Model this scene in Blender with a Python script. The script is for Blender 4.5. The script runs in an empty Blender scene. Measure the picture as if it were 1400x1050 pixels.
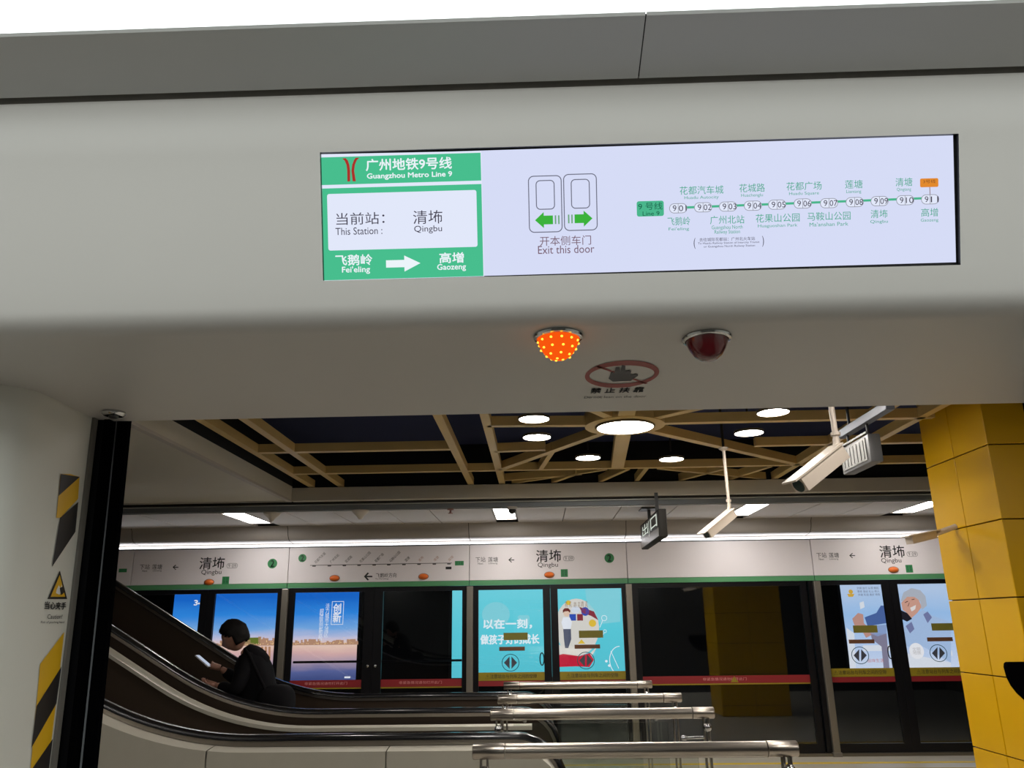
import bpy, bmesh, math, random
import numpy as np
from mathutils import Vector
random.seed(4)
S = bpy.context.scene
COL = S.collection
PI = math.pi
# ---------------------------------------------------------------- camera, world, exposure
F = 1083.2                                   # focal length in pixels of the 1400 px wide frame
HC = 1.62                                    # eye height
_p, _y, _r = (math.radians(a) for a in (16.78, -1.60, -0.754))
FW = np.array([math.sin(_y)*math.cos(_p), math.cos(_y)*math.cos(_p), math.sin(_p)])
_rt = np.array([math.cos(_y), -math.sin(_y), 0.0]); _up = np.cross(_rt, FW)
RT = math.cos(_r)*_rt + math.sin(_r)*_up
UP = -math.sin(_r)*_rt + math.cos(_r)*_up
CAM = np.array([0, 0, HC])
cd = bpy.data.cameras.new('camera'); cam = bpy.data.objects.new('camera', cd); COL.objects.link(cam)
cd.sensor_width = 36; cd.lens = F/1400*36; cd.clip_start = .02; cd.clip_end = 200
from mathutils import Matrix
M = Matrix(((RT[0], UP[0], -FW[0], 0), (RT[1], UP[1], -FW[1], 0), (RT[2], UP[2], -FW[2], HC), (0, 0, 0, 1)))
cam.matrix_world = M
S.camera = cam
W = bpy.data.worlds.new('world'); S.world = W; W.use_nodes = True
W.node_tree.nodes['Background'].inputs[0].default_value = (.02, .022, .025, 1)
W.node_tree.nodes['Background'].inputs[1].default_value = 1.0
S.view_settings.view_transform = 'Standard'; S.view_settings.look = 'None'
S.view_settings.gamma = 1; S.view_settings.use_curve_mapping = False
S.view_settings.exposure = 0.0
S.cycles.max_bounces = 8; S.cycles.use_denoising = True
LIGHT = dict(train_far=2.3, train_near=2.4, down=80, hub=75, strip=26, cove=5.0, near=30)

# ---------------------------------------------------------------- helpers
def ray(px, py): return FW + RT*(px-700)/F - UP*(py-525)/F
def onY(px, py, Y): d = ray(px, py); return CAM + d*(Y/d[1])
def onZ(px, py, z): d = ray(px, py); return CAM + d*((z-HC)/d[2])
class Plane:
    """a real flat surface: point, horizontal axis u, upward axis v, outward normal n"""
    def __init__(s, o, u, v):
        s.o = np.array(o, float); s.u = np.array(u, float)/np.linalg.norm(u); v = np.array(v, float)
        v = v - s.u*(v@s.u); s.v = v/np.linalg.norm(v); s.n = np.cross(s.u, s.v)
    def hit(s, px, py):
        d = ray(px, py); k = ((s.o-CAM)@s.n)/(d@s.n); return CAM+d*k
    def sc(s, px, py):
        return abs((s.hit(px+1, py)-s.hit(px-1, py))@s.u)/2, abs((s.hit(px, py+1)-s.hit(px, py-1))@s.v)/2
def lin(c):
    c = c/255.0
    return c/12.92 if c <= .04045 else ((c+.055)/1.055)**2.4
def rgb(*c): return (lin(c[0]), lin(c[1]), lin(c[2]), 1)
MATS = {}
def mat(name, col, rough=.5, metal=0, spec=.5, noise=0, nscale=8, bump=0, stretch=(1, 1, 1), coat=0):
    if name in MATS: return MATS[name]
    m = bpy.data.materials.new(name); m.use_nodes = True; nt = m.node_tree; b = nt.nodes['Principled BSDF']
    b.inputs['Base Color'].default_value = rgb(*col); b.inputs['Roughness'].default_value = rough
    b.inputs['Metallic'].default_value = metal; b.inputs['Specular IOR Level'].default_value = spec
    b.inputs['Coat Weight'].default_value = coat
    if noise or bump:
        tc = nt.nodes.new('ShaderNodeTexCoord'); mp = nt.nodes.new('ShaderNodeMapping'); mp.inputs['Scale'].default_value = stretch
        n = nt.nodes.new('ShaderNodeTexNoise'); n.inputs['Scale'].default_value = nscale; n.inputs['Detail'].default_value = 5
        nt.links.new(tc.outputs['Object'], mp.inputs[0]); nt.links.new(mp.outputs[0], n.inputs[0])
        if noise:
            r = nt.nodes.new('ShaderNodeMapRange'); r.inputs[3].default_value = 1-noise; r.inputs[4].default_value = 1+noise
            mx = nt.nodes.new('ShaderNodeMix'); mx.data_type = 'RGBA'; mx.blend_type = 'MULTIPLY'; mx.inputs[0].default_value = 1
            mx.inputs[6].default_value = rgb(*col)
            nt.links.new(n.outputs[0], r.inputs[0]); nt.links.new(r.outputs[0], mx.inputs[7]); nt.links.new(mx.outputs[2], b.inputs['Base Color'])
        if bump:
            bp = nt.nodes.new('ShaderNodeBump'); bp.inputs['Strength'].default_value = bump; bp.inputs['Distance'].default_value = .002
            nt.links.new(n.outputs[0], bp.inputs['Height']); nt.links.new(bp.outputs[0], b.inputs['Normal'])
    MATS[name] = m; return m
def emit(name, col, st=1.0):
    if name in MATS: return MATS[name]
    m = bpy.data.materials.new(name); m.use_nodes = True; nt = m.node_tree; nt.nodes.clear()
    e = nt.nodes.new('ShaderNodeEmission'); o = nt.nodes.new('ShaderNodeOutputMaterial')
    e.inputs[0].default_value = rgb(*col); e.inputs[1].default_value = st
    nt.links.new(e.outputs[0], o.inputs[0]); MATS[name] = m; return m
def glass(name, tint, refl=.12, rough=.02):
    if name in MATS: return MATS[name]
    m = bpy.data.materials.new(name); m.use_nodes = True; nt = m.node_tree; nt.nodes.clear()
    t = nt.nodes.new('ShaderNodeBsdfTransparent'); t.inputs[0].default_value = rgb(*tint)
    g = nt.nodes.new('ShaderNodeBsdfGlossy'); g.inputs['Roughness'].default_value = rough; g.inputs[0].default_value = (.9, .95, .95, 1)
    l = nt.nodes.new('ShaderNodeFresnel'); l.inputs[0].default_value = 1.5
    a = nt.nodes.new('ShaderNodeMath'); a.operation = 'ADD'; a.inputs[1].default_value = refl-.04; a.use_clamp = True
    x = nt.nodes.new('ShaderNodeMixShader'); o = nt.nodes.new('ShaderNodeOutputMaterial')
    nt.links.new(l.outputs[0], a.inputs[0]); nt.links.new(a.outputs[0], x.inputs[0]); nt.links.new(t.outputs[0], x.inputs[1]); nt.links.new(g.outputs[0], x.inputs[2])
    nt.links.new(x.outputs[0], o.inputs[0]); MATS[name] = m; return m

class MB:
    def __init__(s): s.v = []; s.f = []
    def add(s, vs, fs):
        k = len(s.v); s.v += [tuple(map(float, a)) for a in vs]; s.f += [tuple(i+k for i in f) for f in fs]; return s
    def box(s, x0, x1, y0, y1, z0, z1, bev=0):
        if bev:
            bm = bmesh.new(); bmesh.ops.create_cube(bm, size=1)
            for v in bm.verts: v.co = Vector(((x0+x1)/2+v.co.x*(x1-x0), (y0+y1)/2+v.co.y*(y1-y0), (z0+z1)/2+v.co.z*(z1-z0)))
            bmesh.ops.bevel(bm, geom=bm.edges[:], offset=bev, segments=2, affect='EDGES', profile=.5)
            s.frombm(bm); return s
        return s.add([(x, y, z) for x in (x0, x1) for y in (y0, y1) for z in (z0, z1)],
                     [(0, 1, 3, 2), (4, 6, 7, 5), (0, 4, 5, 1), (2, 3, 7, 6), (0, 2, 6, 4), (1, 5, 7, 3)])
    def frombm(s, bm):
        bm.verts.index_update(); s.add([v.co[:] for v in bm.verts], [[v.index for v in f.verts] for f in bm.faces]); bm.free(); return s
    def tube(s, pts, r, n=12, caps=True):
        pts = [np.array(p, float) for p in pts]; rs = r if isinstance(r, (list, tuple)) else [r]*len(pts)
        rings = []; prev = None
        for i, p in enumerate(pts):
            t = pts[min(i+1, len(pts)-1)]-pts[max(i-1, 0)]; t /= np.linalg.norm(t)
            a = prev if prev is not None else (np.array([0, 0, 1.]) if abs(t[2]) < .9 else np.array([1., 0, 0]))
            a = a-t*(a@t); a /= np.linalg.norm(a); prev = a; b = np.cross(t, a)
            rings.append([p+rs[i]*(math.cos(2*PI*k/n)*a+math.sin(2*PI*k/n)*b) for k in range(n)])
        vs = [q for R in rings for q in R]; fs = []
        for i in range(len(rings)-1):
            for k in range(n): fs.append((i*n+k, i*n+(k+1) % n, (i+1)*n+(k+1) % n, (i+1)*n+k))
        if caps: fs += [tuple(range(n))[::-1], tuple(range((len(rings)-1)*n, len(rings)*n))]
        return s.add(vs, fs)
    def bar(s, a, b, w, h, upv=(0, 0, 1)):
        a = np.array(a, float); b = np.array(b, float); t = b-a; t /= np.linalg.norm(t)
        sd = np.cross(t, upv); sd /= np.linalg.norm(sd); u = np.cross(sd, t)
        vs = [p+sd*i*w/2+u*j*h/2 for p in (a, b) for i, j in ((-1, -1), (1, -1), (1, 1), (-1, 1))]
        return s.add(vs, [(0, 3, 2, 1), (4, 5, 6, 7), (0, 1, 5, 4), (1, 2, 6, 5), (2, 3, 7, 6), (3, 0, 4, 7)])
    def lathe(s, c, prof, n=24, ax=(0, 0, 1)):
        """prof: (radius, height) along axis ax from point c"""
        ax = np.array(ax, float); ax /= np.linalg.norm(ax); a = np.array([1., 0, 0]) if abs(ax[0]) < .9 else np.array([0, 1., 0])
        a = a-ax*(a@ax); a /= np.linalg.norm(a); b = np.cross(ax, a); c = np.array(c, float)
        vs = [c+ax*h+r*(math.cos(2*PI*k/n)*a+math.sin(2*PI*k/n)*b) for r, h in prof for k in range(n)]
        fs = [(i*n+k, i*n+(k+1) % n, (i+1)*n+(k+1) % n, (i+1)*n+k) for i in range(len(prof)-1) for k in range(n)]
        if prof[0] != prof[-1]: fs += [tuple(range(n))[::-1], tuple(range((len(prof)-1)*n, len(prof)*n))]
        return s.add(vs, fs)
    def prism(s, poly, axis, a, b):
        """poly of 2D points extruded between a and b along axis 'x','y','z'"""
        n = len(poly)
        def P(q, t): return {'x': (t, q[0], q[1]), 'y': (q[0], t, q[1]), 'z': (q[0], q[1], t)}[axis]
        vs = [P(q, a) for q in poly]+[P(q, b) for q in poly]
        return s.add(vs, [tuple(range(n)), tuple(range(n, 2*n))[::-1]]+[(i, (i+1) % n, (i+1) % n+n, i+n) for i in range(n)])
    def strip(s, A, B):
        n = len(A); return s.add(list(A)+list(B), [(i, i+1, n+i+1, n+i) for i in range(n-1)])
    def sweepx(s, prof, x0, x1):
        """open profile (y,z) swept along x"""
        return s.strip([(x0, y, z) for y, z in prof], [(x1, y, z) for y, z in prof])
    def flat(s, pts): return s.add(pts, [tuple(range(len(pts)))])
    def build(s, name, m, parent=None, smooth=0):
        me = bpy.data.meshes.new(name); off = Vector(parent_loc(parent))
        me.from_pydata([tuple(Vector(v)-off) for v in s.v], [], s.f); me.validate()
        bm = bmesh.new(); bm.from_mesh(me); bmesh.ops.recalc_face_normals(bm, faces=bm.faces); bm.to_mesh(me); bm.free()
        if m: me.materials.append(m)
        if smooth:
            for p in me.polygons: p.use_smooth = True
            try: me.set_sharp_from_angle(angle=math.radians(smooth))
            except Exception: pass
        o = bpy.data.objects.new(name, me); COL.objects.link(o)
        if parent: o.parent = parent
        return o
LOC = {}
def parent_loc(p):
    t = Vector((0, 0, 0))
    while p: t += p.location; p = p.parent
    return t
def thing(name, label, cat, loc=(0, 0, 0), group=None):
    o = bpy.data.objects.new(name, None); COL.objects.link(o); o.location = loc; o.empty_display_size = .05
    o['label'] = label; o['category'] = cat
    if group: o['group'] = group
    return o
def tag(o, label, cat, group=None, kind=None):
    o['label'] = label; o['category'] = cat
    if group: o['group'] = group
    if kind: o['kind'] = kind
    return o
def struct(o, label=None):
    o['kind'] = 'structure'
    if label: o['label'] = label
    o['category'] = o.name.split('_')[0].split('.')[0]
    return o
def dup(root, loc, label=None):
    r = root.copy(); COL.objects.link(r); r.location = loc
    if label: r['label'] = label
    for ch in list(root.children):
        c = ch.copy(); COL.objects.link(c); c.parent = r
        for g in list(ch.children):
            d = g.copy(); COL.objects.link(d); d.parent = c
    return r
_T = {}
def glyphs(body):
    if body in _T: return _T[body]
    c = bpy.data.curves.new('t', 'FONT'); c.body = body; c.align_x = 'CENTER'; c.resolution_u = 3; c.space_line = .85
    o = bpy.data.objects.new('t', c); COL.objects.link(o); bpy.context.view_layer.update()
    me = bpy.data.meshes.new_from_object(o.evaluated_get(bpy.context.evaluated_depsgraph_get()))
    v = np.array([x.co[:2] for x in me.vertices]); f = [tuple(p.vertices) for p in me.polygons]
    bpy.data.objects.remove(o); bpy.data.curves.remove(c); bpy.data.meshes.remove(me)
    lo, hi = v.min(0), v.max(0); v = (v-(lo+hi)/2)/np.maximum(hi-lo, 1e-6)
    _T[body] = (v, f, (hi-lo)); return _T[body]
class Decal(MB):
    """flat print on a Plane; positions are read off the photograph onto the real surface"""
    def __init__(s, pl, off=.0006): super().__init__(); s.pl = pl; s.off = off
    def at(s, px, py): return s.pl.hit(px, py)+s.pl.n*s.off
    def text(s, body, cx, cy, w, h, rot=0, bold=0):
        v, f, d = glyphs(body); c = s.at(cx, cy); su, sv = s.pl.sc(cx, cy)
        cr, sr = math.cos(rot), math.sin(rot)
        for o in ([(0, 0)] if not bold else [(-bold, 0), (bold, 0), (0, bold), (0, -bold)]):
            V = []
            for a, b in v:
                a1 = a*w*su + o[0]*su; b1 = b*h*sv + o[1]*sv
                V.append(c+s.pl.u*(a1*cr-b1*sr)+s.pl.v*(a1*sr+b1*cr))
            s.add(V, f)
        return s
    def poly(s, pts): s.flat([s.at(*p) for p in pts]); return s
    def shape(s, cx, cy, loc):
        c = s.at(cx, cy); su, sv = s.pl.sc(cx, cy); s.flat([c+s.pl.u*a*su+s.pl.v*b*sv for a, b in loc]); return s
    def rrect(s, cx, cy, w, h, r=0):
        L = []
        for qx, qy, a0 in ((1, 1, 0), (-1, 1, 90), (-1, -1, 180), (1, -1, 270)):
            for k in range(5):
                a = math.radians(a0+k*22.5); L.append((qx*(w/2-r)+r*math.cos(a), qy*(h/2-r)+r*math.sin(a)))
        if r == 0: L = [(w/2, h/2), (-w/2, h/2), (-w/2, -h/2), (w/2, -h/2)]
        return s.shape(cx, cy, L)
    def outline(s, cx, cy, w, h, r, t):
        c = s.at(cx, cy); su, sv = s.pl.sc(cx, cy); A = []; B = []
        for qx, qy, a0 in ((1, 1, 0), (-1, 1, 90), (-1, -1, 180), (1, -1, 270)):
            for k in range(7):
                a = math.radians(a0+k*15)
                A.append(c+s.pl.u*su*(qx*(w/2-r)+r*math.cos(a))+s.pl.v*sv*(qy*(h/2-r)+r*math.sin(a)))
                B.append(c+s.pl.u*su*(qx*(w/2-r)+(r-t)*math.cos(a))+s.pl.v*sv*(qy*(h/2-r)+(r-t)*math.sin(a)))
        A.append(A[0]); B.append(B[0]); s.strip(A, B); return s
    def ell(s, cx, cy, rx, ry, n=28): return s.shape(cx, cy, [(rx*math.cos(2*PI*k/n), ry*math.sin(2*PI*k/n)) for k in range(n)])
    def ring(s, cx, cy, rx, ry, t, a0=0, a1=360, n=36):
        c = s.at(cx, cy); su, sv = s.pl.sc(cx, cy); A = []; B = []
        for k in range(n+1):
            a = math.radians(a0+(a1-a0)*k/n)
            A.append(c+s.pl.u*su*rx*math.cos(a)+s.pl.v*sv*ry*math.sin(a)); B.append(c+s.pl.u*su*(rx-t)*math.cos(a)+s.pl.v*sv*(ry-t)*math.sin(a))
        s.strip(A, B); return s
    def line(s, x0, y0, x1, y1, t):
        a = s.at(x0, y0); b = s.at(x1, y1); d = (b-a)/np.linalg.norm(b-a); q = np.cross(s.pl.n, d)*t*s.pl.sc(x0, y0)[0]/2
        s.flat([a-q, b-q, b+q, a+q]); return s

# ---------------------------------------------------------------- materials
cream = mat('train_cream_paint', (208, 203, 198), .42, noise=.03, nscale=3)
cream2 = mat('train_cream_wall', (216, 213, 204), .5, noise=.03, nscale=3)
greyp = mat('train_grey_cove', (204, 202, 200), .30)
groove = mat('groove_dark', (40, 38, 36), .8); groove2 = mat('groove_grey', (150, 146, 140), .8)
rubber = mat('black_rubber', (6, 6, 8), .9, spec=0)
chrome = mat('chrome', (190, 190, 190), .18, 1)
steel = mat('brushed_steel', (176, 168, 158), .3, 1, noise=.08, nscale=30, stretch=(.1, 1, 1))
steel_m = mat('satin_steel_cladding', (190, 186, 172), .42, .35, noise=.06, nscale=12)
steel_dark_refl = mat('steel_dark_reflection', (74, 62, 52), .33, .5)  # stainless steel, the dark surroundings it reflects put into its colour
bplast = mat('black_plastic', (14, 14, 16), .4)
ceil_m = mat('ceiling_white_metal', (190, 184, 178), .5, noise=.02)
ceil_box = mat('ceiling_bulkhead_paint', (210, 206, 194), .6, noise=.02)
fascia_m = mat('fascia_white', (226, 220, 222), .35)
green_m = mat('fascia_green', (84, 146, 100), .4)
beam_m = mat('beam_ochre', (214, 184, 120), .42, noise=.05, nscale=5)
void_m = mat('ceiling_void', (7, 8, 14), .9)
tile_m = mat('yellow_enamel_tile', (208, 160, 0), .33, noise=.05, nscale=2.5, spec=.35)
dark_fr = mat('door_frame_dark', (20, 20, 24), .3, .3)
ink = mat('print_black', (28, 28, 30), .5); ink_g = mat('print_grey', (95, 92, 92), .5)
pgreen = mat('print_green', (50, 128, 78), .5); pwhite = mat('print_white', (228, 226, 220), .5)
pred = mat('print_red', (176, 36, 40), .5); pyel = mat('print_yellow', (222, 188, 40), .5)
polive = mat('print_olive', (118, 112, 36), .6); pbrown = mat('print_brown', (104, 66, 40), .6)
floor_m = mat('granite_floor', (186, 180, 168), .3, noise=.12, nscale=60)

# ================================================================ TRAIN INTERIOR
XL, XR = -1.7, 1.75
LT = .30+HC                                   # soffit height
# header cover profile: soffit, rounded nose, tilted face
d = np.array([-.300, .954]); nose = np.array([.770, LT]); R = .030
prof = [(1.146, LT), (.95, LT)]
ang0, ang1 = -PI/2, None
n_p = np.array([-.954, -.300])                # outward normal of the face
tl = R*math.tan((PI/2-math.asin(.300)+0)/2) if False else R*math.tan(math.acos(np.dot([0, -1], n_p))/2)
c0 = np.array([nose[0]+tl, LT+R]); a_s = -PI/2; a_e = math.atan2(n_p[1], n_p[0]); a_e = a_e if a_e < a_s else a_e-2*PI
for k in range(9):
    a = a_s+(a_e-a_s)*k/8; prof.append((c0[0]+R*math.cos(a), c0[1]+R*math.sin(a)))
face = lambda t: (nose[0]+d[0]*t, nose[1]+d[1]*t)
PL = Plane((0, nose[0], nose[1]), (1, 0, 0), (0, d[0], d[1]))     # the tilted face
if PL.n[1] > 0: PL.n = -PL.n
def tcoord(px, py): h = PL.hit(px, py)-PL.o; return h@PL.u, h@PL.v
(lx0, lt1), (lx1, _) = tcoord(437, 209), tcoord(1311, 181)
(_, lt0) = tcoord(443, 385)
lt1 = (tcoord(437, 209)[1]+tcoord(1311, 182)[1])/2; lt0 = (tcoord(443, 385)[1]+tcoord(1313, 361)[1])/2
lx1 = (tcoord(1311, 182)[0]+tcoord(1313, 361)[0])/2; lx0 = (tcoord(436, 209)[0]+tcoord(443, 385)[0])/2
TT = .2437
mb = MB()
mb.sweepx(prof+[face(lt0)], XL, XR)
for xa, xb in ((XL, lx0), (lx1, XR)): mb.sweepx([face(lt0), face(lt1)], xa, xb)
topc = [face(lt1), face(TT-.006), (face(TT)[0]+.004, face(TT)[1]+.000), (face(TT)[0]+.02, face(TT)[1]+.004)]
mb.sweepx(topc, XL, XR)
o = mb.build('trim_1', cream, smooth=40); struct(o, 'pale cream door header cover with rounded lower nose and screen opening')
# recess walls
MB().box(jt-.004, jt+.004, .62, .70, 2.180, 2.186).build('joint_filler', groove, o) if False else None
def fp(x, t, dep=0): p = PL.o+PL.u*x+PL.v*t-PL.n*dep; return tuple(p)
mb = MB(); DP = .007
mb.strip([fp(lx0, lt0), fp(lx1, lt0), fp(lx1, lt1), fp(lx0, lt1), fp(lx0, lt0)], [fp(lx0, lt0, DP), fp(lx1, lt0, DP), fp(lx1, lt1, DP), fp(lx0, lt1, DP), fp(lx0, lt0, DP)])
r_ = mb.build('screen_recess', bplast, o)
# rear closing panels of the header and gap
mb = MB(); mb.box(XL, XR, .705, .73, 2.150, 2.175); q = mb.build('trim_2', groove2); struct(q, 'dark shadow gap above the door header cover')
# upper cove panels (two, split by a joint)
ya, za = .6935, 2.156
jt = onZ(870, 108, 2.165)[0]
for i, (xa, xb) in enumerate(((XL, jt-.0006), (jt+.0006, XR))):
    mb = MB(); mb.sweepx([(ya+.012, za+.012), (ya+.001, za-.0005), (ya, za), (ya-.067, za+.0175), (ya-.069, za+.020)], xa, xb)
    struct(mb.build('trim_3' if i == 0 else 'trim_4', greyp, smooth=30), 'grey cove panel %s the thin joint above the door header' % ('left of' if i == 0 else 'right of'))
k = MB().sweepx([(ya+.012, za+.014), (ya+.001, za+.0015), (ya-.067, za+.0195)], jt-.01, jt+.01); struct(k.build('trim_8', groove), 'dark filler behind the joint of the cove panels')
# car ceiling light strips
mb = MB(); mb.box(XL, XR, -.15, .672, 2.196, 2.206)
t = thing('ceiling_light', 'long white luminous strip along the train ceiling above the door header', 'ceiling light', (0, .25, 2.2))
mb.build('diffuser', emit('train_diffuser', (236, 244, 242), LIGHT['train_near']), t)
MB().box(XL, XR, -.17, .68, 2.207, 2.23).build('housing', ceil_m, t)
t = thing('ceiling_light', 'second luminous ceiling strip of the train behind the viewer', 'ceiling light', (0, -1.1, 2.2))
MB().box(XL, XR, -1.5, -.75, 2.196, 2.206).build('diffuser', emit('train_diffuser2', (236, 240, 236), LIGHT['train_far']), t)
MB().box(XL, XR, -1.52, -.73, 2.207, 2.23).build('housing', ceil_m, t)
o = MB().box(XL, XR, -1.75, 1.15, 2.235, 2.26).build('ceiling', ceil_m); struct(o, 'white ceiling of the train car')
MB().box(XL, XR, -.73, -.17, 2.20, 2.234).build('ceiling_panel', ceil_m, o)
o = MB().box(XL, XR, -1.75, 1.22, -.04, 0).build('floor', mat('train_floor', (58, 54, 52), .5, noise=.1, nscale=40)); struct(o, 'grey floor of the train car')
o = MB().box(XL, XR, -1.80, -1.75, -.04, 2.26).build('wall_back', mat('train_back_wall', (112, 110, 106), .5)); struct(o, 'far side wall of the train car')
for s_, nm in ((XL, 'wall_end'), (XR, 'wall_end')):
    o = MB().box(s_-.03 if s_ < 0 else s_, s_ if s_ < 0 else s_+.03, -1.75, 1.2, -.04, 2.26).build(nm, cream2); struct(o, 'end of the modelled train bay')

# side walls beside the doorway
LEAN = .041
def wall_profile(sg):
    P = [(-1.7, .925), (-.79, .925), (-.745, .928), (-.710, .936), (-.684, .947), (-.664, .962), (-.652, .985), (-.656, 1.121)]
    return P if sg < 0 else [(-x*1.0+.11, y) for x, y in P]
for sg, nm in ((-1, 'wall_left'), (1, 'wall_right')):
    P = wall_profile(sg); mb = MB(); zs = [0, .5, 1.0, 1.5, 1.8, 1.9, LT+.002]
    for a, b in zip(zs[:-1], zs[1:]):
        mb.strip([(x, y+LEAN*(LT-a), a) for x, y in P], [(x, y+LEAN*(LT-b), b) for x, y in P])
    xo = P[-1][0]
    o = mb.build(nm, cream2, smooth=50); struct(o, 'cream door pillar panel %s of the train doorway' % ('left' if sg < 0 else 'right'))
    e = -1 if sg < 0 else 1
    # grey reveal strip
    m2 = MB(); 
    for (x0, x1, y0, y1, mm, nn) in ((xo+e*.03, xo-e*.004, 1.121, 1.131, mat('reveal_grey', (112, 108, 102), .5), 'reveal_strip'),):
        m2.add([(x, y+LEAN*(LT-z), z) for z in (0, LT) for x, y in ((x0, y0), (x1, y0), (x1, y1), (x0, y1))], [(0, 1, 2, 3), (7, 6, 5, 4), (0, 4, 5, 1), (1, 5, 6, 2), (2, 6, 7, 3), (3, 7, 4, 0)])
        m2.build(nn, mm, o)
    # train door leaf slid open, only its rubber nosed edge in view
    t = thing('train_door_leaf', 'black edged train door leaf slid open, %s of the doorway' % ('left' if sg < 0 else 'right'), 'door', (xo, 1.15, 0))
    def slab(x0, x1, y0, y1, z0, z1, ln=.055):
        return MB().add([(x, y+ln*(LT-z), z) for z in (z0, z1) for x, y in ((x0, y0), (x1, y0), (x1, y1), (x0, y1))], [(0, 1, 2, 3), (7, 6, 5, 4), (0, 4, 5, 1), (1, 5, 6, 2), (2, 6, 7, 3), (3, 7, 4, 0)])
    slab(xo+e*.5, xo-e*.012, 1.136, 1.152, .0, LT+.01).build('leaf', mat('leaf_dark', (12, 12, 15), .5, spec=.2), t)
    slab(xo-e*.012, xo-e*.020, 1.133, 1.155, .0, LT+.01).build('edge_rubber', rubber, t)
    slab(xo-e*.021, xo-e*.0235, 1.150, 1.153, .0, LT+.01).build('seal_line', mat('seal_grey', (150, 152, 156), .3, .3), t)
    slab(xo-e*.024, xo-e*.041, 1.148, 1.158, .0, LT+.01, .06).build('finger_guard', rubber, t)

# ---- stickers on the left pillar
PW = Plane((-.652, .985+LEAN*(LT-1.5), 1.5), (-.004, .136, 0), (0, -LEAN, 1))
if PW.n[0] < 0: PW.n = -PW.n
t = thing('hazard_tape', 'upper yellow and black striped hazard sticker on the cream door pillar', 'sticker', tuple(PW.hit(90, 697)), 'hazard stripes on the door pillar')
Decal(PW, .0012).poly([(82, 648), (79, 678), (108, 652)]).poly([(81, 708), (75, 745), (70, 775), (102, 727), (106, 686)]).build('black_stripe', mat('hazard_black', (26, 24, 26), .5), t)
Decal(PW, .0009).poly([(82, 648), (76, 708), (82, 708), (106, 682), (108, 652), (95, 648)]).build('yellow_stripe', mat('hazard_yellow', (226, 176, 22), .45), t)
t = thing('hazard_tape', 'lower yellow and black striped hazard sticker below the pinch warning', 'sticker', tuple(PW.hit(62, 960)), 'hazard stripes on the door pillar')
Decal(PW, .0009).poly([(87, 864), (54, 908), (40, 1060), (64, 1060), (77, 950)]).build('yellow_stripe', MATS['hazard_yellow'], t)
d2 = Decal(PW, .0012); d2.poly([(83, 911), (49, 965), (42, 1022), (76, 962)]).poly([(71, 1010), (42, 1052), (40, 1075), (64, 1065)]).build('black_stripe', MATS['hazard_black'], t)
t = thing('warning_sticker', 'triangular yellow pinched hand warning sticker between the hazard stripes', 'sticker', tuple(PW.hit(77, 820)))
Decal(PW, .0009).poly([(81, 780), (64, 819), (91, 819)]).build('triangle', MATS['hazard_black'], t)
Decal(PW, .0012).poly([(80.6, 786), (68, 816), (88, 816)]).build('triangle_field', MATS['hazard_yellow'], t)
Decal(PW, .0015).poly([(76, 806), (79, 800), (81, 804), (83, 799), (84, 808), (80, 813), (75, 811)]).build('hand_symbol', pwhite, t)
Decal(PW, .0017).poly([(80, 804), (84, 802), (86, 810), (82, 814), (81, 810)]).build('hand_shadow', ink, t)
dd = Decal(PW, .0012); dd.text('当心夹手', 75, 828, 29, 10, bold=.3); dd.text('Caution!', 74, 843, 20, 6).text('Risk of pinching hand', 71, 851, 32, 4); dd.build('lettering', ink, t)

# ---- information screen
def lc(px, py): return PL.hit(px, py)
t = thing('information_screen', 'long lit station display screen recessed in the door header', 'screen', tuple(PL.hit(870, 380)))
def facebox(x0, x1, t0, t1, d0, d1):
    m = MB(); P = [fp(x, tt, dd_) for dd_ in (d0, d1) for x, tt in ((x0, t0), (x1, t0), (x1, t1), (x0, t1))]
    return m.add(P, [(0, 1, 2, 3), (7, 6, 5, 4), (0, 4, 5, 1), (1, 5, 6, 2), (2, 6, 7, 3), (3, 7, 4, 0)])
facebox(lx0, lx1, lt0, lt1, .0062, .02).build('bezel', bplast, t)
PLs = Plane(tuple(PL.o-PL.n*.0058), PL.u, PL.v); PLs.n = PL.n
def D(k): return Decal(PLs, .0003*k)
D(0).poly([(439, 213), (1303, 185), (1307, 358.5), (444, 383.5)]).build('screen_panel', emit('lcd_lilac', (214, 220, 246), 1.0), t)
lcdg = emit('lcd_green', (72, 190, 142)); lcdw = emit('lcd_white', (226, 232, 250)); lcdk = emit('lcd_ink', (66, 62, 78)); lcdt = emit('lcd_teal', (72, 168, 140))
D(1).poly([(437.5, 211), (658, 206.5), (662, 378), (441, 384)]).build('white_margin', lcdw, t)
D(2).poly([(439.5, 215.5), (657, 209), (658, 247), (440.5, 253.3)]).poly([(440.7, 258), (658.2, 251.7), (661, 377.5), (443.5, 383.5)]).build('green_field', lcdg, t)
D(3).rrect(550, 301.5, 204, 77.5, 3).build('station_box', lcdw, t)
lw2 = emit('lcd_white2', (236, 244, 250), 1.0)
for nm, args in (('line_title', ('广州地铁9号线', 559, 224.5, 117, 16, 0, .35)), ('line_subtitle', ('Guangzhou Metro Line 9', 560, 240.5, 116, 9, 0, .25)), ('terminal_name', ('飞鹅岭', 484, 355.5, 50, 14.5, 0, .3)), ('terminal_name', ("Fei'eling", 487, 369.5, 38, 10.5, 0, .2)),
                 ('terminal_name', ('高增', 617.5, 352.5, 33, 14, 0, .3)), ('terminal_name', ('Gaozeng', 617.5, 366, 39, 10, 0, .2))):
    D(3).text(*args).build(nm, lw2, t)
D(3).shape(551, 360.5, [(-23, 5), (2, 5), (2, 11), (24, 0), (2, -11), (2, -5), (-23, -5)]).build('direction_arrow', lw2, t)
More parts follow.
